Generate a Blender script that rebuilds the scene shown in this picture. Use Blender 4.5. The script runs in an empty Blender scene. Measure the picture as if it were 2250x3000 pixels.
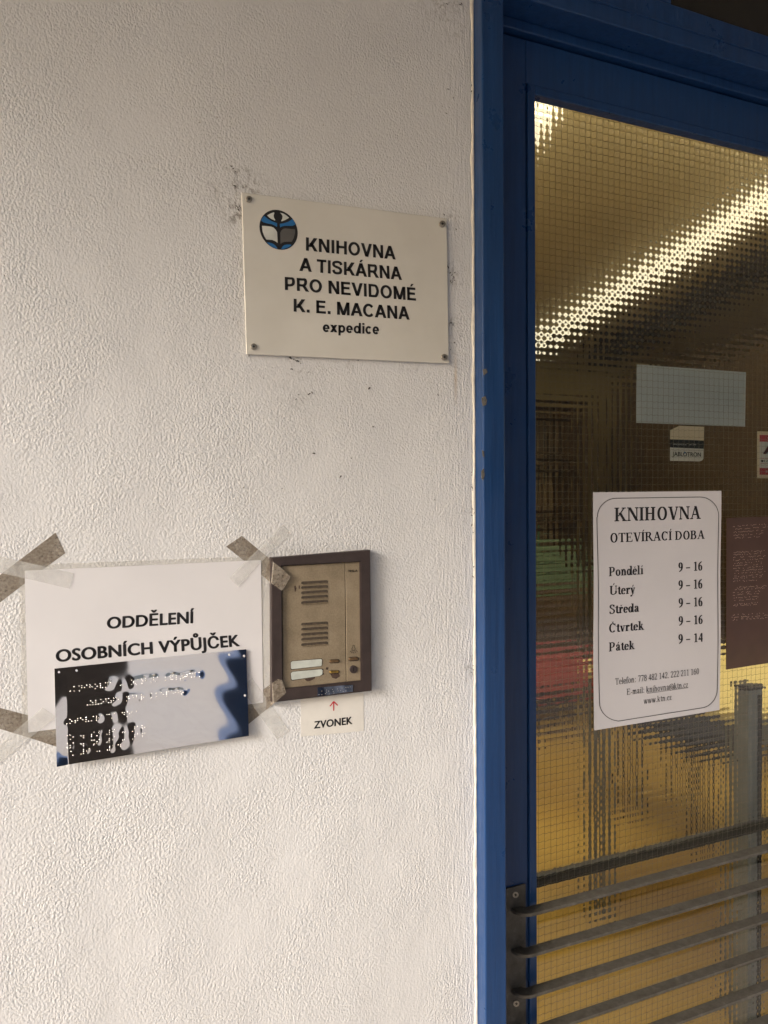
import bpy, bmesh, math, random
import numpy as np
from mathutils import Matrix, Vector
random.seed(4)
rng = np.random.default_rng(7)
S = bpy.context.scene
COL = S.collection
rad = math.radians

# ------------------------------------------------------------------ camera
FPX, CW, CH = 2167.0, 2250.0, 3000.0            # focal length and size of the photograph in its own pixels
CAM = np.array([0.0, -1.0, 1.5])
def cam_rows(yaw, pitch, roll):
    cy, sy, cp, sp = math.cos(yaw), math.sin(yaw), math.cos(pitch), math.sin(pitch)
    f = np.array([sy*cp, cy*cp, sp]); r = np.array([cy, -sy, 0.0]); u = np.cross(r, f)
    c, s = math.cos(roll), math.sin(roll)
    return np.array([c*r + s*u, -s*r + c*u, f])
MR = cam_rows(rad(23.013), rad(-1.212), rad(-0.379))
cd = bpy.data.cameras.new('camera'); cam = bpy.data.objects.new('camera', cd); COL.objects.link(cam)
cd.sensor_fit = 'HORIZONTAL'; cd.sensor_width = 36.0; cd.lens = 36.0*FPX/CW
cd.clip_start = 0.02; cd.clip_end = 2000
cam.matrix_world = Matrix(((MR[0][0], MR[1][0], -MR[2][0], CAM[0]), (MR[0][1], MR[1][1], -MR[2][1], CAM[1]),
                           (MR[0][2], MR[1][2], -MR[2][2], CAM[2]), (0, 0, 0, 1)))
S.camera = cam
S.render.resolution_x, S.render.resolution_y = 768, 1024
def P(px, py, y=0.0):
    """photo pixel -> point on the vertical plane at depth y (the wall face is y = 0)"""
    d = MR.T @ np.array([(px - CW/2)/FPX, (CH/2 - py)/FPX, 1.0])
    return CAM + d*((y - CAM[1])/d[1])

# ------------------------------------------------------------------ light
SUN_AZ, SUN_EL = 250.0, 22.0                    # degrees, clockwise from +Y: open street on the left
W = bpy.data.worlds.new('World'); S.world = W; W.use_nodes = True
wn = W.node_tree; bg = wn.nodes['Background']
sky = wn.nodes.new('ShaderNodeTexSky'); sky.sky_type = 'NISHITA'; sky.sun_disc = False
sky.sun_elevation = rad(SUN_EL); sky.sun_rotation = rad(SUN_AZ)
sky.air_density = 1.0; sky.dust_density = 2.5; sky.ozone_density = 1.0
wn.links.new(sky.outputs[0], bg.inputs[0]); bg.inputs[1].default_value = 0.13
sl = bpy.data.lights.new('sun', 'SUN'); sl.energy = 1.5; sl.angle = rad(16); sl.color = (1.0, 0.97, 0.945)
so = bpy.data.objects.new('sun', sl); COL.objects.link(so)
sd = Vector((math.sin(rad(SUN_AZ))*math.cos(rad(SUN_EL)), math.cos(rad(SUN_AZ))*math.cos(rad(SUN_EL)), math.sin(rad(SUN_EL))))
so.rotation_euler = sd.to_track_quat('Z', 'Y').to_euler(); so.location = sd*20
S.view_settings.view_transform = 'Standard'; S.view_settings.look = 'None'
S.view_settings.exposure = 1.33; S.view_settings.gamma = 1.0; S.view_settings.use_curve_mapping = False
S.render.engine = 'CYCLES'
S.cycles.use_denoising = True; S.cycles.sample_clamp_indirect = 6.0
S.cycles.max_bounces = 14; S.cycles.transmission_bounces = 12; S.cycles.transparent_max_bounces = 16

# ------------------------------------------------------------------ object helpers
WT = {}                                          # world translation of every object
def tag(o, label=None, cat=None, group=None, kind=None):
    if label: o['label'] = label
    if cat: o['category'] = cat
    if group: o['group'] = group
    if kind: o['kind'] = kind
    return o
def put(o, parent=None):
    COL.objects.link(o)
    if parent is not None:
        o.parent = parent; o.location = -WT[parent.name]; WT[o.name] = Vector((0, 0, 0))
    else: WT[o.name] = Vector(o.location)
    return o
def thing(name, label, cat, loc=(0, 0, 0), group=None):
    o = bpy.data.objects.new(name, None); o.location = loc; o.empty_display_size = .05
    put(o); return tag(o, label, cat, group)
def mesh(name, v, f, m, parent=None, smooth=False):
    me = bpy.data.meshes.new(name)
    me.from_pydata([tuple(map(float, p)) for p in v], [], [tuple(map(int, q)) for q in f])
    me.update(); me.materials.append(m)
    if smooth: me.polygons.foreach_set('use_smooth', [True]*len(me.polygons))
    return put(bpy.data.objects.new(name, me), parent)
def bmobj(name, bm, m, parent=None, smooth=False):
    me = bpy.data.meshes.new(name); bm.normal_update(); bm.to_mesh(me); bm.free(); me.materials.append(m)
    if smooth: me.polygons.foreach_set('use_smooth', [True]*len(me.polygons))
    return put(bpy.data.objects.new(name, me), parent)
def bmbox(bm, x0, x1, y0, y1, z0, z1):
    vs = [bm.verts.new(p) for p in ((x0,y0,z0),(x1,y0,z0),(x1,y1,z0),(x0,y1,z0),(x0,y0,z1),(x1,y0,z1),(x1,y1,z1),(x0,y1,z1))]
    for q in ((3,2,1,0),(4,5,6,7),(0,1,5,4),(1,2,6,5),(2,3,7,6),(3,0,4,7)): bm.faces.new([vs[i] for i in q])
    return vs
def box(name, b, m, parent=None, bevel=0.0, seg=2):
    bm = bmesh.new(); bmbox(bm, *b)
    if bevel: bmesh.ops.bevel(bm, geom=bm.edges[:], offset=bevel, segments=seg, affect='EDGES', profile=.5)
    return bmobj(name, bm, m, parent)
def boxes(name, bs, m, parent=None, bevel=0.0):
    bm = bmesh.new()
    for b in bs: bmbox(bm, *b)
    if bevel: bmesh.ops.bevel(bm, geom=bm.edges[:], offset=bevel, segments=1, affect='EDGES')
    return bmobj(name, bm, m, parent)
def slab(name, pts, y, t, m, parent=None, bevel=0.0, smooth=False):
    """closed outline of photo pixels on plane y -> plate of thickness t behind it"""
    w = [P(a, b, y) for a, b in pts]
    area = sum(w[i][0]*w[(i+1) % len(w)][2] - w[(i+1) % len(w)][0]*w[i][2] for i in range(len(w)))
    if area < 0: w = w[::-1]
    bm = bmesh.new()
    fr = [bm.verts.new(p) for p in w]; bk = [bm.verts.new((p[0], p[1] + t, p[2])) for p in w]
    n = len(w); ff = bm.faces.new(fr); bm.faces.new(bk[::-1])
    for i in range(n): bm.faces.new((fr[(i+1) % n], fr[i], bk[i], bk[(i+1) % n]))
    if bevel: bmesh.ops.bevel(bm, geom=list(ff.edges), offset=bevel, segments=3, affect='EDGES', profile=.5)
    bmesh.ops.recalc_face_normals(bm, faces=bm.faces[:])
    return bmobj(name, bm, m, parent, smooth)
def sheet(name, quad, yf, m, parent=None, nu=40, nv=40, t=0.0004, y0=None):
    """four photo pixels (TL,TR,BR,BL) -> thin closed sheet whose depth is yf(x, z)"""
    q = [P(a, b, y0 if y0 is not None else (yf(0, 0) if callable(yf) else yf)) for a, b in quad]
    yy = yf if callable(yf) else (lambda x, z: yf)
    v, f = [], []
    for s in (0, 1):
        for j in range(nv + 1):
            for i in range(nu + 1):
                a, b = i/nu, j/nv
                p = q[0]*(1-a)*(1-b) + q[1]*a*(1-b) + q[2]*a*b + q[3]*(1-a)*b
                v.append((p[0], yy(p[0], p[2]) + s*t, p[2]))
    N = (nu + 1)*(nv + 1)
    for j in range(nv):
        for i in range(nu):
            a = j*(nu + 1) + i; c = a + nu + 1
            f += [(c, c+1, a+1, a), (N+a, N+a+1, N+c+1, N+c)]
    rim = list(range(nu)) + [j*(nu+1) + nu for j in range(nv)] + [nv*(nu+1) + nu - i for i in range(nu)] + [(nv-j)*(nu+1) for j in range(nv)]
    R_ = len(v); v += [v[a] for a in rim] + [v[N+a] for a in rim]; nr = len(rim)
    for k in range(nr): f.append((R_+k, R_+(k+1) % nr, R_+nr+(k+1) % nr, R_+nr+k))
    o = mesh(name, v, f, m, parent)
    sm = [True]*(2*nu*nv) + [False]*len(rim); o.data.polygons.foreach_set('use_smooth', sm)
    return o
def crop(x0, y0, k):
    return lambda *pts: [(x0 + a*k, y0 + b*k) for a, b in pts]

# ------------------------------------------------------------------ materials
def mat(name):
    m = bpy.data.materials.new(name); m.use_nodes = True
    nt = m.node_tree; return m, nt, nt.nodes['Principled BSDF']
def N(nt, t, **kw):
    n = nt.nodes.new(t)
    for k, v in kw.items(): setattr(n, k, v)
    return n
def L(nt, a, b): nt.links.new(a, b)
def coords(nt, scale=(1, 1, 1)):
    g = N(nt, 'ShaderNodeNewGeometry'); mp = N(nt, 'ShaderNodeMapping'); mp.inputs['Scale'].default_value = scale
    L(nt, g.outputs['Position'], mp.inputs[0]); return mp.outputs[0]
def noise(nt, vec, scale, detail=3.0, rough=.55, dist=0.0):
    n = N(nt, 'ShaderNodeTexNoise'); n.inputs['Scale'].default_value = scale; n.inputs['Detail'].default_value = detail
    n.inputs['Roughness'].default_value = rough; n.inputs['Distortion'].default_value = dist
    L(nt, vec, n.inputs['Vector']); return n.outputs['Fac']
def mth(nt, op, a, b=None, c=None, clamp=False):
    n = N(nt, 'ShaderNodeMath', operation=op); n.use_clamp = clamp
    for i, x in enumerate((a, b, c)):
        if x is None: continue
        if isinstance(x, (int, float)): n.inputs[i].default_value = x
        else: L(nt, x, n.inputs[i])
    return n.outputs[0]
def ramp(nt, fac, stops):
    r = N(nt, 'ShaderNodeValToRGB'); cr = r.color_ramp
    while len(cr.elements) < len(stops): cr.elements.new(.5)
    for e, (p, c) in zip(cr.elements, stops): e.position = p; e.color = c if len(c) == 4 else (*c, 1)
    L(nt, fac, r.inputs[0]); return r.outputs[0]
def mix(nt, fac, a, b):
    n = N(nt, 'ShaderNodeMix', data_type='RGBA')
    for s, x in ((n.inputs[0], fac), (n.inputs[6], a), (n.inputs[7], b)):
        if isinstance(x, (int, float)): s.default_value = x
        elif isinstance(x, tuple): s.default_value = x if len(x) == 4 else (*x, 1)
        else: L(nt, x, s)
    return n.outputs[2]
def bump(nt, h, dist, bs, strength=1.0):
    b = N(nt, 'ShaderNodeBump'); b.inputs['Distance'].default_value = dist; b.inputs['Strength'].default_value = strength
    L(nt, h, b.inputs['Height']); L(nt, b.outputs[0], bs.inputs['Normal'])
def plain(name, col, rough=.5, metal=0.0, var=.12, vs=30.0, bmp=0.0, bscale=200.0, spec=.5):
    """simple procedural surface: a colour with uneven tone and fine relief"""
    m, nt, bs = mat(name); co = coords(nt)
    n = noise(nt, co, vs, 4)
    d = tuple(c*(1-var) for c in col); u = tuple(min(1, c*(1+var)) for c in col)
    L(nt, ramp(nt, n, [(.3, d), (.7, u)]), bs.inputs['Base Color'])
    bs.inputs['Roughness'].default_value = rough; bs.inputs['Metallic'].default_value = metal
    bs.inputs['Specular IOR Level'].default_value = spec
    if bmp: bump(nt, noise(nt, co, bscale, 3), bmp, bs)
    return m
def emit(name, col, s):
    m, nt, bs = mat(name); bs.inputs['Base Color'].default_value = (*col, 1)
    bs.inputs['Emission Color'].default_value = (*col, 1); bs.inputs['Emission Strength'].default_value = s
    return m

def plaster_mat():
    m, nt, bs = mat('painted_plaster'); co = coords(nt)
    st = coords(nt, (1, 1, .82)); vt = coords(nt, (1, 1, .12))
    # relief: small grains dragged downwards, smoother trowelled patches, vertical brush marks by the door
    grain = noise(nt, st, 360, 3.0, .6, 0); coarse = noise(nt, st, 190, 4, .62, 0); broad = noise(nt, co, 7, 2)
    brush = noise(nt, vt, 260, 2, .5, .1)
    xyz = N(nt, 'ShaderNodeSeparateXYZ'); g = N(nt, 'ShaderNodeNewGeometry'); L(nt, g.outputs['Position'], xyz.inputs[0])
    door = mth(nt, 'MULTIPLY_ADD', xyz.outputs[0], 9.0, -4.2, clamp=True)
    amp = mth(nt, 'MULTIPLY_ADD', noise(nt, co, 8, 4), 3.2, -1.1, clamp=True)
    amp = mth(nt, 'MULTIPLY_ADD', amp, .72, .32)
    wv = N(nt, 'ShaderNodeTexNoise'); wv.inputs['Scale'].default_value = 90; L(nt, co, wv.inputs['Vector'])
    wa = N(nt, 'ShaderNodeVectorMath', operation='SCALE'); L(nt, wv.outputs['Color'], wa.inputs[0]); wa.inputs['Scale'].default_value = .004
    wb = N(nt, 'ShaderNodeVectorMath', operation='ADD'); L(nt, st, wb.inputs[0]); L(nt, wa.outputs[0], wb.inputs[1])
    vo = N(nt, 'ShaderNodeTexVoronoi', feature='SMOOTH_F1'); vo.inputs['Scale'].default_value = 330; vo.inputs['Smoothness'].default_value = .35; L(nt, wb.outputs[0], vo.inputs['Vector'])
    peb = mth(nt, 'MULTIPLY', mth(nt, 'SUBTRACT', 1.0, vo.outputs['Distance']), amp)
    gr = mth(nt, 'MULTIPLY', ramp(nt, grain, [(.25, (0,)*3), (.78, (1,)*3)]), amp)
    h = mth(nt, 'MULTIPLY_ADD', gr, .6, mth(nt, 'MULTIPLY', coarse, .28))
    h = mth(nt, 'MULTIPLY_ADD', mth(nt, 'MULTIPLY', brush, door), 1.1, h)
    h = mth(nt, 'MULTIPLY_ADD', peb, .62, h)
    h = mth(nt, 'MULTIPLY_ADD', broad, 2.5, h)
    pits = ramp(nt, noise(nt, st, 210, 2), [(.24, (0,)*3), (.3, (1,)*3)])
    h = mth(nt, 'MULTIPLY_ADD', pits, .35, h)
    bump(nt, h, .0013, bs)
    tone = noise(nt, co, 2.2, 4)
    col = ramp(nt, tone, [(.28, (.62, .613, .612)), (.72, (.69, .688, .695))])
    col = mix(nt, mth(nt, 'MULTIPLY', mth(nt, 'SUBTRACT', 1.0, pits), .5), col, (.34, .29, .23))
    # grime with its own shape: round the plate's upper left corner, beside its right edge, below it
    fine = noise(nt, coords(nt, (1, 1, .8)), 95, 6, .75, 1.2)
    for (px, py, r, k) in ((703, 552, .05, .8), (708, 640, .035, .8), (720, 760, .02, .5), (725, 960, .02, .5), (1010, 1062, .02, .5), (1200, 1068, .02, .5), (1322, 950, .025, .6), (1335, 800, .03, .55), (1330, 640, .02, .4), (900, 1048, .045, .55), (1300, 25, .06, .5), (1392, 1950, .035, .6), (1392, 1500, .03, .7), (870, 1180, .05, .25), (850, 1625, .03, .35)):
        p = P(px, py)
        d = N(nt, 'ShaderNodeVectorMath', operation='DISTANCE'); L(nt, g.outputs['Position'], d.inputs[0]); d.inputs[1].default_value = tuple(p)
        f = mth(nt, 'SUBTRACT', 1.0, mth(nt, 'DIVIDE', d.outputs['Value'], r), clamp=True)
        f = mth(nt, 'MULTIPLY', f, ramp(nt, fine, [(.50, (0,)*3), (.62, (1,)*3)]), clamp=True)
        col = mix(nt, mth(nt, 'MULTIPLY', f, k), col, (.10, .075, .05))
    # a thin rusty run beside the door
    p0 = P(1335, 1110)
    dx = mth(nt, 'ABSOLUTE', mth(nt, 'SUBTRACT', xyz.outputs[0], float(p0[0])))
    dz = mth(nt, 'ABSOLUTE', mth(nt, 'SUBTRACT', xyz.outputs[2], float(p0[2])))
    f = mth(nt, 'MULTIPLY', mth(nt, 'SUBTRACT', 1.0, mth(nt, 'DIVIDE', dx, .004), clamp=True), mth(nt, 'SUBTRACT', 1.0, mth(nt, 'DIVIDE', dz, .045), clamp=True))
    col = mix(nt, mth(nt, 'MULTIPLY', f, .6), col, (.42, .29, .16))
    L(nt, col, bs.inputs['Base Color']); bs.inputs['Roughness'].default_value = .62; bs.inputs['Specular IOR Level'].default_value = .35
    return m
def blue_mat():
    m, nt, bs = mat('blue_gloss_paint'); co = coords(nt); vt = coords(nt, (1, 1, .06))
    n = noise(nt, vt, 90, 4); d = noise(nt, co, 60, 5, .7)
    col = ramp(nt, n, [(.3, (.0060, .033, .112)), (.7, (.0092, .047, .152))])
    chips = ramp(nt, d, [(.735, (0,)*3), (.75, (1,)*3)])
    col = mix(nt, mth(nt, 'MULTIPLY', chips, .45), col, (.10, .12, .17))
    L(nt, col, bs.inputs['Base Color']); L(nt, ramp(nt, noise(nt, co, 14, 5, .65), [(.3, (.24,)*3), (.7, (.50,)*3)]), bs.inputs['Roughness'])
    h = mth(nt, 'MULTIPLY_ADD', noise(nt, vt, 160, 3), .6, noise(nt, co, 22, 3))
    bump(nt, h, .0011, bs); return m
def steel_mat():
    m, nt, bs = mat('raw_steel'); co = coords(nt)
    n = noise(nt, co, 70, 5, .65)
    L(nt, ramp(nt, n, [(.3, (.066, .058, .047)), (.6, (.108, .097, .082)), (.8, (.17, .155, .138))]), bs.inputs['Base Color'])
    bs.inputs['Metallic'].default_value = .3
    L(nt, ramp(nt, noise(nt, co, 160, 3), [(.3, (.42,)*3), (.7, (.62,)*3)]), bs.inputs['Roughness'])
    bump(nt, noise(nt, co, 500, 2), .0003, bs); return m
def tape_mat(name, dirty):
    m, nt, bs = mat(name); co = coords(nt)
    out = nt.nodes['Material Output']; tr = N(nt, 'ShaderNodeBsdfTransparent'); ms = N(nt, 'ShaderNodeMixShader')
    if dirty:
        sp = noise(nt, co, 300, 4, .65); big = noise(nt, co, 45, 4)
        k = mth(nt, 'ADD', mth(nt, 'MULTIPLY', sp, .65), mth(nt, 'MULTIPLY', big, .35))
        L(nt, ramp(nt, k, [(.36, (.16, .125, .092)), (.5, (.29, .245, .195)), (.64, (.42, .375, .315))]), bs.inputs['Base Color'])
        L(nt, ramp(nt, big, [(.3, (.72,)*3), (.7, (.50,)*3)]), ms.inputs[0])
        bs.inputs['Roughness'].default_value = .4; bump(nt, sp, .0004, bs)
    else:
        bs.inputs['Base Color'].default_value = (.74, .73, .70, 1); bs.inputs['Roughness'].default_value = .3
        L(nt, ramp(nt, noise(nt, co, 40, 4), [(.35, (.13,)*3), (.65, (.30,)*3)]), ms.inputs[0])
        bump(nt, noise(nt, co, 60, 3), .0012, bs)
    L(nt, tr.outputs[0], ms.inputs[1]); L(nt, bs.outputs[0], ms.inputs[2]); L(nt, ms.outputs[0], out.inputs[0]); return m
def film_mat(name, col, cover, rough=.2, bmp=0.0):
    m, nt, bs = mat(name); co = coords(nt)
    out = nt.nodes['Material Output']; tr = N(nt, 'ShaderNodeBsdfTransparent'); ms = N(nt, 'ShaderNodeMixShader')
    L(nt, ramp(nt, noise(nt, co, 35, 4), [(.3, tuple(c*.85 for c in col)), (.7, col)]), bs.inputs['Base Color'])
    bs.inputs['Roughness'].default_value = rough; ms.inputs[0].default_value = cover
    if bmp: bump(nt, noise(nt, co, 130, 2), bmp, bs)
    L(nt, tr.outputs[0], ms.inputs[1]); L(nt, bs.outputs[0], ms.inputs[2]); L(nt, ms.outputs[0], out.inputs[0]); return m
def glass_mat(name, tint, rough=0.0):
    m, nt, bs = mat(name)
    bs.inputs['Base Color'].default_value = (*tint, 1); bs.inputs['Roughness'].default_value = rough
    bs.inputs['Transmission Weight'].default_value = 1.0; bs.inputs['IOR'].default_value = 1.5; return m
def paint_panel_mat():
    m, nt, bs = mat('worn_bronze_paint'); co = coords(nt)
    a = noise(nt, co, 500, 2); b = noise(nt, co, 28, 5, .6)
    k = mth(nt, 'ADD', mth(nt, 'MULTIPLY', a, .35), mth(nt, 'MULTIPLY', b, .65))
    col = ramp(nt, k, [(.32, (.19, .15, .098)), (.55, (.27, .215, .145)), (.72, (.32, .265, .19))])
    L(nt, col, bs.inputs['Base Color']); bs.inputs['Roughness'].default_value = .5; bs.inputs['Metallic'].default_value = .15
    bump(nt, a, .00025, bs); return m
def enamel_mat():
    m, nt, bs = mat('cream_enamel'); co = coords(nt)
    b = noise(nt, co, 9, 5, .6); s = noise(nt, coords(nt, (1, 1, .5)), 190, 4, .7)
    col = ramp(nt, b, [(.3, (.575, .55, .495)), (.7, (.635, .612, .56))])
    col = mix(nt, mth(nt, 'MULTIPLY', ramp(nt, s, [(.70, (0,)*3), (.76, (1,)*3)]), .5), col, (.22, .18, .13))
    L(nt, col, bs.inputs['Base Color']); bs.inputs['Roughness'].default_value = .32
    bump(nt, noise(nt, co, 6, 2), .004, bs); return m
def floor_mat():
    m, nt, bs = mat('ochre_lino'); co = coords(nt)
    L(nt, ramp(nt, noise(nt, co, 3, 5), [(.3, (.53, .345, .075)), (.7, (.63, .425, .10))]), bs.inputs['Base Color'])
    bs.inputs['Roughness'].default_value = .28; return m
def paving_mat():
    m, nt, bs = mat('pale_paving'); co = coords(nt)
    br = N(nt, 'ShaderNodeTexBrick'); br.inputs['Scale'].default_value = 1.6; L(nt, co, br.inputs['Vector'])
    br.inputs['Color1'].default_value = (.48, .435, .395, 1); br.inputs['Color2'].default_value = (.43, .39, .36, 1); br.inputs['Mortar'].default_value = (.3, .26, .22, 1)
    br.inputs['Mortar Size'].default_value = .008
    L(nt, mix(nt, mth(nt, 'MULTIPLY', noise(nt, co, 9, 5), .5), br.outputs[0], (.42, .37, .33)), bs.inputs['Base Color'])
    bs.inputs['Roughness'].default_value = .8; return m

M = dict(plaster=plaster_mat(), blue=blue_mat(), steel=steel_mat(), dirty=tape_mat('grimy_tape', True), clear=tape_mat('clear_tape', False),
         enamel=enamel_mat(), panel=paint_panel_mat(), floor=floor_mat(), paving=paving_mat(),
         black=plain('black_print', (.012, .011, .012), .45), ink=plain('laser_ink', (.014, .013, .016), .55),
         white=plain('white_print', (.56, .57, .53), .4), logo_blue=plain('blue_print', (.02, .13, .33), .4), logo_grey=plain('grey_print', (.105, .10, .095), .4),
         paper=plain('copier_paper', (.665, .652, .668), .6, var=.025, vs=12), poster=plain('poster_paper', (.56, .54, .56), .55, var=.02, vs=8),
         note=plain('cream_note', (.68, .655, .61), .6, var=.05, vs=40),
         film=film_mat('laminate_film', (.66, .62, .54), .13, .18, .0008),
         brown=film_mat('brown_translucent_plastic', (.085, .046, .036), .86, .35), brown_dot=plain('pale_emboss', (.48, .34, .27), .5),
         foil=plain('mirror_foil', (.86, .85, .83), .04, 1.0, .02), foil_dimmed=plain('foil_dark_reflection', (.16, .19, .25), .12, 1.0, .5, 60), screw=plain('screw_steel', (.42, .38, .32), .35, .9, .3, 300),
         dark_frame=plain('dark_brown_frame', (.040, .028, .026), .42, 0, .2, 60, .0003, 300), slot=plain('slot_shadow', (.055, .040, .028), .7, 0, .4, 300),
         lip=plain('louvre_lip', (.20, .155, .10), .45, .2, .3, 300), gap=plain('gap_black', (.008, .007, .006), .8),
         card=plain('name_card', (.50, .53, .49), .35, 0, .12, 90), brass=plain('worn_brass', (.42, .28, .08), .3, .9, .4, 260), bronze=plain('bronze_button', (.19, .12, .065), .32, .6, .2, 200),
         flake=plain('flaked_paint', (.06, .035, .025), .7, 0, .5, 400), red=plain('red_ink', (.50, .035, .045), .5), caulk=plain('old_caulk', (.80, .74, .64), .6, 0, .15, 60, .001, 150),
         speck=plain('dirt', (.035, .026, .02), .9, 0, .4, 300), wire=plain('mesh_wire', (.30, .27, .21), .35, .8, .2, 100),
         glass=glass_mat('wired_glass', (.94, .94, .90), .045), sheetback=plain('blue_grey_sheet', (.52, .58, .60), .5, 0, .03, 10),
         cream_lab=plain('cream_label', (.66, .58, .42), .5, 0, .04, 20), white_lab=plain('white_label', (.66, .66, .62), .5, 0, .03, 20),
         red_lab=plain('red_label', (.40, .035, .05), .5, 0, .05, 20), soffit=plain('soffit_render', (.27, .26, .25), .8, 0, .15, 3),
         stand_in=plain('dark_stand_in', (.030, .024, .024), .6, 0, .3, 8), darkwall=plain('dark_facade', (.085, .072, .058), .8, 0, .2, 2), chip=plain('bare_chip', (.12, .11, .10), .8, 0, .4, 400), facade=plain('far_facade', (.50, .45, .38), .8, 0, .1, 1),
         ceiling=plain('cream_ceiling', (.48, .41, .25), .8, 0, .05, 2), inwall=plain('olive_wall', (.34, .28, .15), .8, 0, .1, 2),
         wood=plain('dark_brown_wood', (.105, .070, .037), .45, 0, .35, 6), beam=plain('dark_beam', (.03, .026, .02), .6),
         yellow=plain('pale_yellow_top', (.70, .58, .25), .35, 0, .04, 10), grey_metal=plain('grey_metal', (.20, .215, .21), .4, .3, .1, 40),
         chair=plain('black_upholstery', (.014, .014, .02), .7), redseat=plain('red_fabric', (.30, .05, .035), .7), green=plain('green_board', (.13, .20, .125), .5),
         lamp=emit('fluorescent_diffuser', (1.0, .90, .64), .48), fill_light=emit('added_fill_panel', (1.0, .88, .62), 3.2), darkglass=plain('transom_glass', (.022, .019, .014), .12, 0, .2, 5))

# ------------------------------------------------------------------ large structure
g = mesh('ground', [(-300, -300, 0), (300, -300, 0), (300, 300, 0), (-300, 300, 0)], [(0, 1, 2, 3)], M['paving']); tag(g, kind='structure')
WX = .5765                                        # right edge of the plaster
wall = thing('plaster_wall', 'rough off-white painted plaster wall carrying the plate, notice and door phone', 'wall', (-1.5, .15, 0))
boxes('wall_face', [(-6, WX, 0, .30, 0, 4.2), (WX, 1.665, 0, .30, 2.66, 4.2), (1.665, 8, 0, .30, 0, 4.2)], M['plaster'], wall)
def caulk():
    v, f = [], []; n = 260
    for i in range(n + 1):
        z = .05 + (2.6 - .05)*i/n
        w = .0010 + .0026*abs(math.sin(i*.37) * math.sin(i*.113 + 1)) + random.uniform(0, .0014)
        v += [(WX - w, -.0006, z), (WX - w*.4, -.0014 - random.uniform(0, .0012), z), (WX + .0018, -.0012, z)]
        if i:
            a = 3*(i-1); f += [(a, a+1, a+4, a+3), (a+1, a+2, a+5, a+4)]
    return mesh('caulk_bead', v, f, M['caulk'], wall, True)
caulk()
sp_px = crop(640, 900, .4581)((455,320),(480,335),(500,345),(490,338),(525,360),(465,395),(290,455),(415,465),(515,560),(495,590),(580,555),(600,548),(575,415),(305,372),(963,520),(990,765),(1385,1232),(1080,1003),(540,1130),(1490,100),(1500,110),(1550,187),(1485,270),(130,1105),(160,1155),(405,1160),(195,312),(1405,560),(850,965),(780,1085),(610,935))
sp_px += crop(680, 520, .40988)((30,205),(40,215),(35,225),(60,215),(20,60),(1515,265),(1545,295),(1530,520),(1580,720),(1560,680),(1570,750),(1590,735),(1545,640),(1600,370),(1560,1040),(1590,1180),(420,1290),(440,1300),(470,1310),(430,1370),(375,1212),(900,1305))
sp_px += crop(293, 0, .7064)((1437,15),(1500,15),(1422,85),(1500,128),(1418,143),(1445,370),(1465,405),(1437,470),(1465,520),(1495,20),(1440,18),(545,690),(552,700),(562,712),(570,862),(578,855),(575,870),(1460,1140),(1468,1150),(1455,1165),(1472,1130))
sp_px += [(1384 + random.uniform(-4, 5), yy) for yy in (1384, 1392, 1420, 1428, 1436, 1470, 1492, 1497, 1503, 1510, 1538, 1546, 1553, 1560, 1600, 1640, 1660, 1690, 1950, 1962, 1970, 250, 268, 410)]
v, f = [], []
for a, b in sp_px:
    c = P(a, b, -.0012); n = 6; r = random.uniform(.0007, .0021); k0 = len(v); th = random.uniform(0, 3)
    for i in range(n):
        t_ = 2*math.pi*i/n; rr = r*random.uniform(.4, 1.1); x, z = rr*1.5*math.cos(t_), rr*.6*math.sin(t_)
        v.append((c[0] + x*math.cos(th) - z*math.sin(th), c[1], c[2] + x*math.sin(th) + z*math.cos(th)))
    v.append((c[0], c[1] - r*.5, c[2])); f += [(k0 + i, k0 + (i+1) % n, k0 + n) for i in range(n)]
tag(mesh('dirt_specks', v, f, M['speck'], wall), kind='stuff')
# passage roof above the entrance, an added dark stand-in for the viewer and the street beyond (seen only in the foil and as light)
tag(box('soffit', (-2.3, 8, -3.0, -.002, 2.668, 3.0), M['soffit']), 'grey rendered soffit of the covered entrance above the door', 'soffit')
tag(box('stand_in_pillar', (-.46, .20, -2.6, -2.0, 0, 2.6665), M['stand_in'], bevel=.02), 'dark pillar added in place of the person at the camera mirrored in the foil', 'pillar')  # added block, mirrored in the foil as the person at the camera

tag(box('added_column', (.70, .98, -2.95, -2.72, 0, 2.6665), M['blue'], bevel=.01), 'square blue column added under the soffit for a blue reflection in the foil', 'column')  # added only to give the foil its blue reflection on the right
ob_ = thing('added_dark_building', 'dark building added across the passage to darken the reflection in the door glass', 'building', (8, -8.5, 0))  # added to keep bright sky out of the door glass reflection
box('wall', (3.4, 15, -12, -6.2, 0, 6.5), M['darkwall'], ob_); box('cornice', (3.2, 15.2, -12.2, -6.0, 6.502, 6.8), M['darkwall'], ob_)
for k in range(4):
    for z0 in (1.0, 3.9):
        f_ = box('window', (4.3 + 2.5*k, 5.5 + 2.5*k, -6.199, -6.14, z0, z0 + 1.6), M['beam'], ob_); box('pane', (4.4 + 2.5*k, 5.4 + 2.5*k, -6.139, -6.13, z0 + .1, z0 + 1.5), M['darkglass'], f_)

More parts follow.
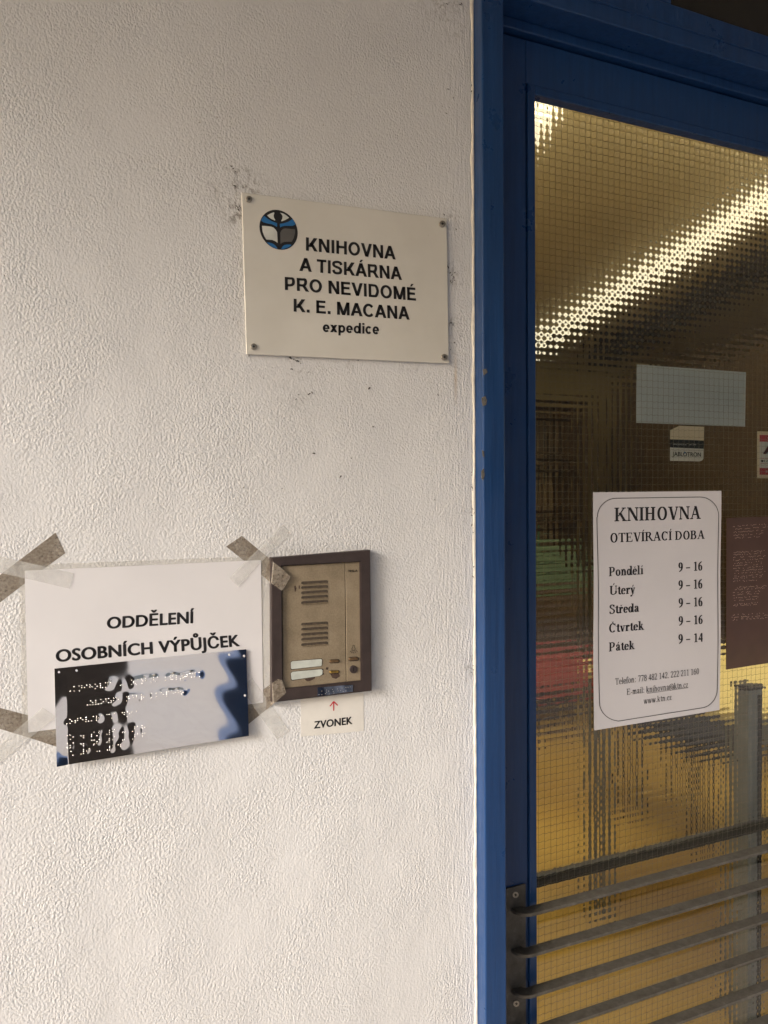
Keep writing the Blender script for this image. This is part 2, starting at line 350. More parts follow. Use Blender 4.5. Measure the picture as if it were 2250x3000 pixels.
# room behind the glass
R0, R1, RB, RC = -.6, 6.2, 5.2, 2.9
tag(mesh('interior_floor', [(R0, .31, .006), (R1, .31, .006), (R1, RB, .006), (R0, RB, .006)], [(0, 1, 2, 3)], M['floor']), kind='structure')
tag(mesh('threshold', [(.58, .0, .004), (1.66, .0, .004), (1.66, .309, .004), (.58, .309, .004)], [(0, 1, 2, 3)], M['floor']), kind='structure')
tag(box('interior_ceiling', (R0, R1, .301, RB, RC, RC + .1), M['ceiling']), kind='structure')
boxes_ = [(R0 - .1, R0 - .001, .301, RB, 0, RC + .1), (R1 + .001, R1 + .1, .301, RB, 0, RC + .1), (R0 - .1, R1 + .1, RB + .001, RB + .1, 0, RC + .1)]
for b in boxes_: tag(box('interior_wall', b, M['inwall']), kind='structure')

# ------------------------------------------------------------------ blue door frame and leaf
JX0, JX1, YF, YL, YS, YG = .5789, .6172, -.025, .022, .033, .050
DR = 1.665
fr = thing('door_frame', 'blue painted door frame standing proud of the plaster wall', 'door frame', (1.12, .02, 0))
box('jamb', (JX0, JX1, YF, .11, .0, 2.655), M['blue'], fr, .0022)
box('jamb', (DR - .0383, DR, YF, .11, .0, 2.655), M['blue'], fr, .0022)
for b in ((JX1 - .001, JX1 + .011, YL, YS - .002, 0, 2.2645), (DR - .0493, DR - .0373, YL, YS - .002, 0, 2.2645)): box('door_stop', b, M['blue'], fr, .001)
box('head', (JX1 + .0004, DR - .0387, YF, .11, 2.265, 2.329), M['blue'], fr, .002)
box('head_lip', (JX1 + .0004, DR - .0387, YL, .10, 2.248, 2.2645), M['blue'], fr, .0018)
box('transom_panel', (JX1 + .0004, .948, YF + .0006, .09, 2.3294, 2.655), M['blue'], fr, .001)
box('transom_rail', (.9484, DR - .0387, YF, .09, 2.59, 2.655), M['blue'], fr, .001)
tp = box('transom_pane', (.9484, DR - .0387, .004, .012, 2.3294, 2.5898), M['darkglass'], fr)
for a, b in ((1630, 84), (1853, 43), (2128, 226)):
    yy = YF if b < 100 and a > 1800 else YL
    slab('screw_head', [(a + 7*math.cos(t), b + 6*math.sin(t)) for t in np.linspace(0, 6.28, 9)[:-1]], yy - .0008, .0008, M['blue'], fr)
box('moulding', (JX1 + .001, DR - .039, YF - .0022, YF, 2.292, 2.2955), M['blue'], fr, .0008)

for pts in (((1411,1165),(1422,1160),(1427,1172),(1425,1186),(1415,1190),(1412,1178)), ((1414,1082),(1424,1080),(1429,1090),(1418,1100)), ((1410,1380),(1417,1372),(1420,1392),(1415,1408),(1410,1400)), ((1412,1318),(1418,1322),(1419,1340),(1414,1336))):
    slab('paint_chip', pts, YF - .0006, .0006, M['chip'], fr, .0002)
door = thing('glazed_door', 'blue glazed door leaf with square-patterned wired glass', 'door', (1.12, .055, 0))
SX0, SX1, GT, GB = .6225, .6955, 2.157, .30
DX = 1.612
box('stile', (SX0, SX1, YS, .076, .02, 2.2435), M['blue'], door, .0015)
box('stile', (DX - .073, DX, YS, .076, .02, 2.2435), M['blue'], door, .0015)
box('top_rail', (SX1 + .0002, DX - .0732, YS, .076, GT + .016, 2.2435), M['blue'], door, .0012)
box('bottom_rail', (SX1 + .0002, DX - .0732, YS, .076, .02, GB - .016), M['blue'], door, .0012)
bx0, bx1 = SX1 + .0016, DX - .0746
for b in ((bx0, bx0 + .0145, YS - .003, YG - .0004, GB - .014, GT + .0145), (bx1 - .0145, bx1, YS - .003, YG - .0004, GB - .014, GT + .0145),
          (bx0 + .0147, bx1 - .0147, YS - .003, YG - .0004, GT, GT + .0145), (bx0 + .0147, bx1 - .0147, YS - .003, YG - .0004, GB - .014, GB)):
    box('glazing_bead', b, M['blue'], door, .0016)
# pane: flat in front, a pillow per 12.5 mm cell behind
CELL, SUB = .0125, 5
gx0, gx1, gz0, gz1 = SX1 + .003, DX - .076, GB - .012, GT + .013
nx, nz = int((gx1 - gx0)/CELL*SUB), int((gz1 - gz0)/CELL*SUB)
X = np.linspace(gx0, gx1, nx + 1); Z = np.linspace(gz0, gz1, nz + 1); XX, ZZ = np.meshgrid(X, Z)
AMP = .00017
def pill(t):
    return .5 - .5*np.cos(2*np.pi*t/CELL)
YB = YG + .0060 + AMP*(pill(XX - gx0) + pill(ZZ - gz0)) + .00005*np.sin(XX*190 + 3*np.sin(ZZ*41)) 
verts = np.stack([XX, YB, ZZ], -1).reshape(-1, 3).tolist()
idx = np.arange((nx + 1)*(nz + 1)).reshape(nz + 1, nx + 1)
fb = np.stack([idx[:-1, :-1], idx[1:, :-1], idx[1:, 1:], idx[:-1, 1:]], -1).reshape(-1, 4).tolist()
k0 = len(verts); verts += [(gx0, YG, gz0), (gx1, YG, gz0), (gx1, YG, gz1), (gx0, YG, gz1)]
rimb, rimr, rimt, riml = idx[0, :].tolist(), idx[:, -1].tolist(), idx[-1, ::-1].tolist(), idx[::-1, 0].tolist()
faces = fb + [(k0, k0+1, k0+2, k0+3), tuple([k0+1, k0] + rimb), tuple([k0+2, k0+1] + rimr), tuple([k0+3, k0+2] + rimt), tuple([k0, k0+3] + riml)]
me = bpy.data.meshes.new('glass_pane'); me.from_pydata(verts, [], faces); me.update(); me.materials.append(M['glass'])
me.polygons.foreach_set('use_smooth', [True]*len(fb) + [False]*5)
pane = put(bpy.data.objects.new('glass_pane', me), door)
# the wire mesh cast into it
v, f = [], []
def wire(pts, r):
    k = len(v); n = len(pts)
    for i, p in enumerate(pts):
        d = np.array(pts[min(i+1, n-1)]) - np.array(pts[max(i-1, 0)]); d = d/np.linalg.norm(d)
        a = np.cross(d, (0, 1, 0)); b = np.array((0, 1, 0))
        for s, t in ((1, 0), (0, 1), (-1, 0), (0, -1)): v.append(tuple(np.array(p) + a*r*s + b*r*t))
    for i in range(n-1):
        for j in range(4): f.append((k + 4*i + j, k + 4*i + (j+1) % 4, k + 4*(i+1) + (j+1) % 4, k + 4*(i+1) + j))
YW = YG + .0035
x = gx0 + CELL/2
while x < gx1 - .002:
    o_ = random.uniform(-.0005, .0005); wire([(x + o_ + .0004*math.sin(z*5 + x*30), YW, z) for z in np.linspace(gz0 + .002, gz1 - .002, 12)], .00030); x += CELL
z = gz0 + CELL/2
while z < gz1 - .002:
    n = int((gx1 - gx0)/CELL*4); o_ = random.uniform(0, 6)
    wire([(xx, YW - .0007, z + .00075*math.sin((xx - gx0)*2*math.pi/CELL) + .0006*math.sin(xx*9 + o_)) for xx in np.linspace(gx0 + .002, gx1 - .002, n)], .00028); z += CELL
wm = mesh('wire_mesh', v, f, M['wire'], pane); tag(wm, kind='stuff')

# ------------------------------------------------------------------ steel grille on the door
gr = thing('door_grille', 'grey flat-steel bars bolted across the lower half of the blue door', 'grille', (1.12, .02, .3))
YP = YS - .004
for s in (0, 1):
    x0, x1 = (.6255, .6890) if s == 0 else (DX - .0665, DX - .003)
    box('mounting_plate', (x0, x1, YP, YS - .0002, .27, .854), M['steel'], gr, .0012)
def ring(cx, cy, r, n=14): return [(cx + r*math.cos(t), cy + r*math.sin(t)) for t in np.linspace(0, 2*math.pi, n + 1)[:-1]]
for (a, b) in ((1511, 2622), (1513, 2941)):
    sc_ = slab('bolt', ring(a, b, 9), YP - .0014, .0014, M['screw'], gr, .0005)
    slab('slot', [(a - 4, b - 1.2), (a + 4, b - 1.2), (a + 4, b + 1.2), (a - 4, b + 1.2)], YP - .0016, .0002, M['gap'], sc_)
    slab('slot', [(a - 1.2, b - 4), (a + 1.2, b - 4), (a + 1.2, b + 4), (a - 1.2, b + 4)], YP - .0019, .0002, M['gap'], sc_)
BXL = .6595
def bar(ztop):
    o, i_ = [], []
    n = 8; mirror = lambda p: (SX0 + DX - p[0], p[1])
    for k in range(n + 1):
        a = math.pi - k*math.pi/2/n
        o.append((BXL + .026 + .026*math.cos(a), YP - .026*math.sin(a))); i_.append((BXL + .026 + .006*math.cos(a), YP - .006*math.sin(a)))
    L_, R_ = list(zip(o, i_)), [(mirror(p), mirror(q)) for p, q in zip(o, i_)][::-1]
    st = L_ + [((xx, YP - .026), (xx, YP - .006)) for xx in np.linspace(.75, 1.48, 12)] + R_
    bm = bmesh.new(); rows = []
    for p, q in st:
        w1, w2 = random.uniform(-.0002, .0002), random.uniform(-.0002, .0002)
        rows.append([bm.verts.new((p[0], p[1] + w1, ztop)), bm.verts.new((q[0], q[1], ztop)), bm.verts.new((q[0], q[1], ztop - .0055)), bm.verts.new((p[0], p[1] + w1, ztop - .0055 + w2))])
    for a, b in zip(rows, rows[1:]):
        for j in range(4): bm.faces.new((a[j], a[(j+1) % 4], b[(j+1) % 4], b[j]))
    bm.faces.new(rows[0][::-1]); bm.faces.new(rows[-1])
    bmesh.ops.recalc_face_normals(bm, faces=bm.faces[:])
    ed = [e for e in bm.edges if abs(e.verts[0].co.z - e.verts[1].co.z) < .0008 and (e.verts[0].co - e.verts[1].co).length > .0005 and len(e.link_faces) == 2 and e.link_faces[0].normal.dot(e.link_faces[1].normal) < .5]
    bmesh.ops.bevel(bm, geom=ed, offset=.0004, segments=1, affect='EDGES')
    return bmobj('bar', bm, M['steel'], gr)
for k in range(8): bar(.8194 - .0675*k)

# ------------------------------------------------------------------ lettering
_fo = bpy.data.curves.new('lettering_source', 'FONT'); _ob = bpy.data.objects.new('lettering_source', _fo); COL.objects.link(_ob)
def font_mesh(body, off=0.0, space=1.0):
    _fo.body = body; _fo.offset = off; _fo.space_character = space; _fo.resolution_u = 6; _fo.fill_mode = 'FRONT'
    bpy.context.view_layer.update()
    e = _ob.evaluated_get(bpy.context.evaluated_depsgraph_get()); me = e.to_mesh()
    v = np.array([(q.co.x, q.co.y) for q in me.vertices]); f = [tuple(p.vertices) for p in me.polygons]
    e.to_mesh_clear(); return v, f
CAPH = {}
def sans(body, off=0.0, space=1.0, ref='H'):
    if (off, ref) not in CAPH:
        h, _ = font_mesh(ref, 0.0); CAPH[(off, ref)] = (h[:, 1].min(), h[:, 1].max())
    b0, b1 = CAPH[(off, ref)]; v, f = font_mesh(body, 0.0, space)
    v = v.copy(); v[:, 1] = (v[:, 1] - b0)/(b1 - b0)
    if off:
        vs, fs = [], []
        for k in range(8):
            a = 2*math.pi*k/8; n = len(v)*k
            w = v.copy(); w[:, 0] += off*math.cos(a); w[:, 1] = .5 + (w[:, 1] - .5)*(1 - off*1.3) + off*.8*math.sin(a)
            vs.append(w); fs += [tuple(i + n for i in q) for q in f]
        v, f = np.concatenate(vs), fs
    return v, f

# a small book face with stems, hairlines and serifs (for the opening-hours poster)
class Serif:
    def __init__(s, T, t): s.T, s.t, s.v, s.f, s.x = T, t, [], [], 0.0
    def poly(s, p):
        k = len(s.v); s.v += [(s.x + a, b) for a, b in p]; s.f.append(tuple(range(k, k + len(p))))
    def rect(s, x0, y0, x1, y1): s.poly([(x0, y0), (x1, y0), (x1, y1), (x0, y1)])
    def srf(s, x, y, w, up=False, l=.10, r=.10):
        t = s.t; y0 = y - t if up else y
        s.rect(x - l, y0, x + w + r, y0 + t)
    def stem(s, x, y0=0, y1=1, w=None, b=True, u=True, bl=.10, br=.10, ul=.10, ur=.10):
        w = s.T if w is None else w; s.rect(x, y0, x + w, y1)
        if b: s.srf(x, y0, w, False, bl, br)
        if u: s.srf(x, y1, w, True, ul, ur)
    def diag(s, x0, y0, x1, y1, w): s.poly([(x0, y0), (x0 + w, y0), (x1 + w, y1), (x1, y1)])
    def pen(s, pts, closed=False, kx=1.0, n=7):
        p = [np.array(q, float) for q in pts]; m = len(p); out = []
        g_ = lambda i: p[i % m] if closed else p[min(max(i, 0), m - 1)]
        for i in range(m if closed else m - 1):
            a, b, c, d = g_(i-1), g_(i), g_(i+1), g_(i+2)
            for k in range(n):
                u = k/n; out.append(.5*((2*b) + (-a + c)*u + (2*a - 5*b + 4*c - d)*u*u + (-a + 3*b - 3*c + d)*u**3))
        if not closed: out.append(p[-1])
        q = len(out); k0 = len(s.v)
        for i in range(q):
            d = (out[(i+1) % q] - out[i-1]) if closed else (out[min(i+1, q-1)] - out[max(i-1, 0)])
            d = d/(np.linalg.norm(d) + 1e-9); w = (s.t + (s.T*kx - s.t)*abs(d[1])**1.4)/2; nrm = np.array((-d[1], d[0]))
            for sg in (1, -1): r = out[i] + nrm*w*sg; s.v.append((s.x + r[0], r[1]))
        for i in range(q if closed else q - 1):
            a, b = k0 + 2*i, k0 + 2*((i+1) % q); s.f.append((a, a+1, b+1, b))
    def oval(s, cx, cy, rx, ry, a0=0, a1=360, n=16):
        full = abs(a1 - a0) >= 360
        T = np.radians(np.linspace(a0, a1, n + (0 if full else 1), endpoint=not full))
        s.pen([(cx + rx*math.cos(t), cy + ry*math.sin(t)) for t in T], full, 1.0, 3)
    def dot(s, x, y, r):
        s.poly([(x + r*math.cos(a), y + r*math.sin(a)) for a in np.linspace(0, 2*math.pi, 11)[:-1]])
    def acute(s, x, y): s.poly([(x - .10, y), (x - .03, y), (x + .14, y + .22), (x, y + .22)])
    def caron(s, x, y): s.poly([(x - .17, y + .2), (x - .03, y), (x + .03, y), (x + .0, y + .09)]); s.poly([(x + .17, y + .2), (x, y + .09), (x - .03, y), (x + .03, y)])
    def glyph(s, c):
        T, t, xh = s.T, s.t, .68
        acc = {'Í': ('I', .29, 1.05, 0), 'Á': ('A', .54, 1.05, 0), 'Ú': ('U', .55, 1.05, 0), 'Č': ('C', .55, 1.05, 1), 'ě': ('e', .34, .77, 1), 'í': ('ı', .23, .77, 0),
               'ý': ('y', .38, .77, 0), 'ř': ('r', .34, .77, 1), 'á': ('a', .36, .77, 0), 'É': ('E', .5, 1.05, 0)}
        if c in acc:
            b, ax, ay, k = acc[c]; w = s.glyph(b); (s.caron if k else s.acute)(ax, ay); return w
        h = T/2
        if c == ' ': return .36
        if c == 'K': s.stem(.10); s.diag(.10+T*.8, .36, .80, .97, t*1.8); s.diag(.80, 0, .36, .62, T*1.1); s.srf(.76, 1, t*2, True, .1, .12); s.srf(.80, 0, T, False, .1, .1); return 1.10
        if c == 'N': s.stem(.14, 0, 1, t*1.3, True, False); s.diag(.80, 0, .10, 1, T*1.15); s.srf(.10, 1, .1, True, .08, .06); s.stem(.86, 0, 1, t*1.3, False, True, ul=.12, ur=.12); return 1.08
        if c == 'I': s.stem(.10 + .04); return .38 + T*.6
        if c == 'H': s.stem(.10); s.stem(.68); s.rect(.10+T, .48, .68, .48+t*1.2); return .88 + T
        if c == 'O': s.oval(.53, .5, .46 - h, .51 - t/2); return 1.06
        if c == 'V': s.diag(.42, -.01, .10, 1, T*1.05); s.diag(.50, -.01, .84, 1, t*1.4); s.srf(.10, 1, T, True, .1, .1); s.srf(.84, 1, t, True, .12, .1); return 1.02
        if c == 'A': s.diag(.11, 0, .48, 1.0, t*1.4); s.diag(.76, 0, .42, 1.01, T*1.05); s.rect(.26, .31, .78, .31+t*1.2); s.srf(.10, 0, t*1.4, False, .1, .12); s.srf(.76, 0, T, False, .1, .1); return 1.06
        if c == 'T': s.stem(.48 - h, 0, 1, None, True, False); s.rect(.05, 1-t, .91, 1); s.poly([(.05, 1), (.05, .72), (.08, .72), (.16, 1-t)]); s.poly([(.91, 1), (.80, 1-t), (.88, .72), (.91, .72)]); return .96
        if c == 'E': s.stem(.10); s.rect(.10, 1-t, .82, 1); s.rect(.10, 0, .86, t); s.rect(.10+T, .49, .60, .49+t); s.poly([(.82, 1), (.70, 1-t), (.79, .74), (.82, .74)]); s.poly([(.90, .27), (.86, .27), (.74, t), (.86, 0)]); s.poly([(.60, .36), (.63, .36), (.63, .67), (.60, .67), (.54, .51)]); return .96
        if c == 'R': s.stem(.10); s.pen([(.2, 1-t/2), (.5, 1-t/2), (.78-h, .88), (.80-h, .74), (.70-h, .56), (.45, .5), (.2, .5)]); s.diag(.84, 0, .42, .5, T*1.05); s.srf(.86, 0, T*.8, False, .06, .08); return 1.06
        if c == 'P': s.stem(.10); s.pen([(.2, 1-t/2), (.5, 1-t/2), (.80-h, .86), (.83-h, .71), (.74-h, .52), (.45, .45), (.2, .45)]); return .92
        if c == 'B': s.stem(.10); s.pen([(.2, 1-t/2), (.5, 1-t/2), (.76-h, .88), (.78-h, .76), (.68-h, .57), (.45, .52), (.2, .52)]); s.pen([(.2, .52), (.5, .52), (.82-h, .42), (.87-h, .27), (.76-h, .08), (.5, t/2), (.2, t/2)]); return .98
        if c == 'D': s.stem(.10); s.pen([(.2, 1-t/2), (.45, 1-t/2), (.80-h, .86), (.98-h, .5), (.80-h, .14), (.45, t/2), (.2, t/2)]); return 1.06
        if c == 'C': s.oval(.53, .5, .46-h, .51-t/2, 48, 318); s.poly([(.86, 1), (.90, 1), (.90, .66), (.87, .66), (.78, .86)]); return 1.0
        if c == 'S': s.pen([(.66, .80), (.56, .94), (.38, .985), (.19, .90), (.16, .74), (.30, .60), (.52, .48), (.68, .33), (.63, .12), (.40, .015), (.20, .07), (.10, .22)], kx=.95); s.rect(.68, .68, .71, 1.0); s.rect(.08, 0, .11, .33); return .80
        if c == 'U': s.stem(.10, .28, 1, None, False, True); s.pen([(.10+h, .34), (.14+h, .14), (.50, t/2), (.84, .18), (.88, .4)]); s.stem(.88-t*.6, .3, 1, t*1.2, False, True); return 1.06
        # lower case
        if c == 'o': s.oval(.36, xh/2, .33-h*.9, xh/2+.01-t/2); return .74
        if c == 'c': s.oval(.36, xh/2, .33-h*.9, xh/2+.01-t/2, 45, 318); s.dot(.56, xh*.72, T*.45); return .64
        if c == 'e': s.oval(.35, xh/2, .32-h*.9, xh/2+.01-t/2, 4, 322); s.rect(.16, xh*.5, .62, xh*.5+t); return .66
        if c == 'n': s.stem(.10, 0, xh, None, True, False, bl=.07, br=.07); s.poly([(.02, xh), (.02, xh-t), (.12, xh-.1), (.12, xh)]); s.pen([(.14+h, xh*.68), (.36, xh*.98), (.54, xh*.9), (.56+h*.4, xh*.62), (.56+h*.4, .02)]); s.srf(.56-h*.6, 0, T, False, .07, .07); return .82
        if c == 'm': s.stem(.10, 0, xh, None, True, False, bl=.07, br=.06); s.poly([(.02, xh), (.02, xh-t), (.12, xh-.1), (.12, xh)]); [s.pen([(.14+h+o, xh*.68), (.33+o, xh*.98), (.47+o, xh*.9), (.50+o, xh*.62), (.50+o, .02)]) or s.srf(.50+o-h, 0, T, False, .06, .06) for o in (0, .40)]; return 1.14
        if c == 'h': s.stem(.10, 0, 1.02, None, True, False, bl=.07, br=.07); s.poly([(.0, 1.02), (.0, 1.02-t), (.12, .94), (.12, 1.02)]); s.pen([(.14+h, xh*.68), (.36, xh*.98), (.54, xh*.9), (.56+h*.4, xh*.62), (.56+h*.4, .02)]); s.srf(.56-h*.6, 0, T, False, .07, .07); return .82
        if c == 'd': s.oval(.33, xh/2, .30-h*.9, xh/2+.01-t/2); s.stem(.52, 0, 1.02, None, True, False, bl=-.02, br=.09); s.poly([(.42, 1.02), (.42, 1.02-t), (.54, .94), (.54, 1.02)]); return .82
        if c in 'lı':
            yt = 1.02 if c == 'l' else xh
            s.stem(.12, 0, yt, None, True, False, bl=.09, br=.09); s.poly([(.02, yt), (.02, yt-t), (.14, yt-.08), (.14, yt)]); return .24 + T
        if c == 'i': w = s.glyph('ı'); s.dot(.12 + h, .90, T*.55); return w
        if c == 't': s.pen([(.14+h, .86), (.14+h, .2), (.2+h, .06), (.30+h, .04), (.42, .13)]); s.rect(.02, xh-t, .42, xh); s.poly([(.03, xh-t), (.14, xh), (.14+T, .9), (.14+T, xh-t)]); return .46
        if c == 'r': s.stem(.10, 0, xh, None, True, False, bl=.07, br=.1); s.poly([(.02, xh), (.02, xh-t), (.12, xh-.1), (.12, xh)]); s.pen([(.12+h, xh*.6), (.32, xh*.93), (.46, xh*.95)]); s.dot(.50, xh*.86, T*.5); return .60
        if c == 'f': s.stem(.12, 0, .8, None, True, False, bl=.09, br=.1); s.pen([(.12+h, .7), (.14+h, .92), (.34, 1.02), (.44, .96)]); s.dot(.46, .92, T*.45); s.rect(.02, xh-t, .40, xh); return .46
        if c == 'y': s.diag(.28, .0, .06, xh, T); s.diag(.20, -.26, .56, xh, t*1.4); s.dot(.14, -.24, T*.5); s.srf(.06, xh, T, True, .06, .07); s.srf(.56, xh, t, True, .1, .07); return .72
        if c == 'v': s.diag(.28, -.01, .06, xh, T); s.diag(.34, -.01, .56, xh, t*1.4); s.srf(.06, xh, T, True, .06, .07); s.srf(.56, xh, t, True, .1, .07); return .72
        if c == 'w': [(s.diag(.26+o, -.01, .06+o, xh, T), s.diag(.31+o, -.01, .48+o, xh, t*1.4), s.srf(.06+o, xh, T, True, .06, .05)) for o in (0, .40)]; s.srf(.88, xh, t, True, .08, .07); return 1.04
        if c == 'k': s.stem(.10, 0, 1.02, None, True, False, bl=.07, br=.07); s.poly([(.0, 1.02), (.0, 1.02-t), (.12, .94), (.12, 1.02)]); s.diag(.10+T*.8, .26, .50, xh, t*1.6); s.diag(.56, 0, .28, .42, T); s.srf(.50, xh, t, True, .1, .1); s.srf(.56, 0, T, False, .06, .07); return .82
        if c == 'a': s.pen([(.14, .52), (.24, .66), (.40, .66), (.48, .52), (.48, .14), (.54, .05), (.66, .1)]); s.pen([(.48, .40), (.28, .34), (.15, .2), (.24, .05), (.40, .08), (.48, .18)]); s.dot(.17, .53, T*.45); return .70
        if c == 'z': s.rect(.06, xh-t, .56, xh); s.rect(.06, 0, .58, t); s.diag(.06, t*.5, .40, xh-t*.5, T); s.rect(.06, xh-.16, .09, xh); s.rect(.55, 0, .58, .17); return .64
        if c == '@': s.oval(.62, .36, .55, .56, 300, 620, 22); s.oval(.58, .38, .20, .24); s.pen([(.86, .62), (.80, .26), (.92, .16), (1.08, .3)], kx=.6); return 1.26
        # figures
        if c == '0': s.oval(.37, .5, .33-h, .51-t/2); return .74
        if c == '1': s.stem(.30, 0, 1, T, True, False, bl=.14, br=.14); s.poly([(.12, .90), (.12, .86), (.32, .84), (.32, 1.0)]); return .74
        if c == '2': s.pen([(.10, .74), (.16, .92), (.34, .99), (.54, .90), (.58, .72), (.46, .50), (.12, .08)]); s.rect(.07, 0, .64, T*.7); s.poly([(.64, 0), (.69, .22), (.65, .22), (.58, T*.6)]); return .74
        if c == '4': s.rect(.42, 0, .42+T, 1.0); s.rect(.04, .24, .68, .24+T*.75); s.diag(.04, .26, .42, 1.0, t*1.6); return .74
        if c == '6': s.oval(.37, .30, .32-h, .31-t/2); s.pen([(.60, .98), (.36, .88), (.16, .62), (.05+h, .30)]); return .74
        if c == '9': s.oval(.37, .70, .32-h, .31-t/2); s.pen([(.14, .02), (.38, .12), (.58, .38), (.69-h, .70)]); return .74
        if c == '7': s.rect(.06, 1-T*.8, .68, 1); s.diag(.22, 0, .58, 1-T*.5, T*.9); s.rect(.06, .74, .09, 1); return .74
        if c == '8': s.oval(.37, .74, .27-h*.7, .25-t/2); s.oval(.37, .26, .31-h*.8, .28-t/2); return .74
        if c == '–': s.rect(.06, .32, .68, .32+t*1.6); return .74
        if c == '-': s.rect(.04, .28, .36, .28+T*.6); return .42
        if c in '.,': s.dot(.18, .07, T*.55); c == ',' and s.poly([(.20+T*.3, .05), (.14, -.16), (.18, .02)]); return .36
        if c == ':': s.dot(.20, .07, T*.55); s.dot(.20, xh-.07, T*.55); return .42
        return .5
    def text(s, body):
        for c in body: s.x += s.glyph(c) + .02
        return np.array(s.v), s.f
def serif(body, bold=True):
    return Serif(.225, .072).text(body) if bold else Serif(.14, .062).text(body)

class Grot(Serif):
    """bold grotesque capitals with even strokes (for the enamel plate)"""
    def srf(s, *a, **k): pass
    def bar(s, x0, y, x1): s.rect(x0, y, x1, y + s.t)
    def glyph(s, c):
        T, t, xh = s.T, s.t, .72; h = T/2
        acc = {'Á': ('A', .50), 'É': ('E', .48)}
        if c in acc:
            w = s.glyph(acc[c][0]); x = acc[c][1]; s.poly([(x - .12, 1.07), (x + .02, 1.07), (x + .20, 1.27), (x - .01, 1.27)]); return w
        if c == ' ': return .36
        if c == '.': s.rect(.08, 0, .08 + T, T); return .36
        if c == 'K': s.rect(.08, 0, .08+T, 1); s.diag(.08+T*.6, .30, .70, 1, T*1.3); s.diag(.74, 0, .34, .60, T*1.22); return 1.0
        if c == 'N': s.rect(.08, 0, .08+T, 1); s.rect(.72, 0, .72+T, 1); s.diag(.70, 0, .08, 1, T*1.12); return 1.0
        if c == 'I': s.rect(.09, 0, .09+T, 1); return .38
        if c == 'H': s.rect(.08, 0, .08+T, 1); s.rect(.72, 0, .72+T, 1); s.bar(.1, .44, .8); return 1.0
        if c == 'O': s.oval(.54, .5, .49-h, .515-t/2); return 1.08
        if c == 'V': s.diag(.36, 0, .01, 1, T*1.1); s.diag(.36, 0, .70, 1, T*1.1); return .93
        if c == 'A': s.diag(.01, 0, .38, 1, T*1.12); s.diag(.76, 0, .38, 1, T*1.12); s.bar(.24, .22, .74); return .99
        if c == 'T': s.rect(.31, 0, .31+T, 1); s.bar(.02, 1-t, .80); return .82
        if c == 'E': s.rect(.08, 0, .08+T, 1); s.bar(.1, 1-t, .82); s.bar(.1, .435, .77); s.bar(.1, 0, .85); return .90
        if c == 'P': s.rect(.08, 0, .08+T, 1); s.pen([(.2, 1-t/2), (.5, 1-t/2), (.80-h, .90), (.86-h, .69), (.80-h, .48), (.5, .39), (.2, .39)]); return .90
        if c == 'R': s.rect(.08, 0, .08+T, 1); s.pen([(.2, 1-t/2), (.55, 1-t/2), (.84-h, .91), (.89-h, .72), (.82-h, .53), (.55, .45), (.2, .45)]); s.diag(.76, 0, .46, .45, T*1.2); return 1.0
        if c == 'D': s.rect(.08, 0, .08+T, 1); s.pen([(.2, 1-t/2), (.48, 1-t/2), (.82-h, .86), (.96-h, .5), (.82-h, .14), (.48, t/2), (.2, t/2)]); return 1.01
        if c == 'M': s.rect(.08, 0, .08+T, 1); s.rect(.88, 0, .88+T, 1); s.diag(.48, 0, .08, 1, T*1.1); s.diag(.48, 0, .86, 1, T*1.1); return 1.16
        if c == 'C': s.oval(.53, .5, .49-h, .515-t/2, 38, 322); return 1.0
        if c == 'S': s.pen([(.80, .72), (.74, .86), (.58, .925), (.40, .925), (.20, .86), (.155, .72), (.24, .60), (.46, .53), (.66, .46), (.76, .30), (.68, .13), (.46, .075), (.24, .12), (.13, .30)]); return .92
        if c == 'e': s.oval(.38, xh/2, .35-h, xh/2-t/2+.012, 0, 318); s.rect(.12, xh*.40, .72, xh*.40+t*.72); return .76
        if c == 'c': s.oval(.38, xh/2, .35-h, xh/2-t/2+.012, 40, 320); return .75
        if c == 'x': s.diag(.0, 0, .46, xh, T*1.25); s.diag(.48, 0, .02, xh, T*1.25); return .76
        if c == 'p': s.rect(.08, -.28, .08+T, xh); s.oval(.44, xh/2, .36-h, xh/2-t/2+.012); return .84
        if c == 'd': s.rect(.58, 0, .58+T, 1); s.oval(.40, xh/2, .36-h, xh/2-t/2+.012); return .86
        if c == 'i': s.rect(.08, 0, .08+T, xh); s.rect(.08, .84, .08+T, 1); return .36
        return .5
def grot(body, ref=1.0):
    v, f = Grot(.228, .182).text(body); v = v.copy(); v[:, 1] /= ref; return v, f

def letter(gm, quad, y, m, parent, name='lettering', label=None):
    """fit flat lettering (caps 0..1 high) into the box TL,TR,BR,BL of photo pixels; y may follow a curved sheet"""
    v, f = gm; y0 = y(0, 0) if callable(y) else y
    q = [P(a, b, y0) for a, b in quad]; x0, x1 = v[:, 0].min(), v[:, 0].max()
    out = []
    for a, b in v:
        u = (a - x0)/(x1 - x0); w = 1 - b
        p = q[0]*(1-u)*(1-w) + q[1]*u*(1-w) + q[2]*u*w + q[3]*(1-u)*w
        out.append((p[0], (y(p[0], p[2]) if callable(y) else y), p[2]))
    o = mesh(name, out, f, m, parent)
    if label: o['label'] = label
    return o

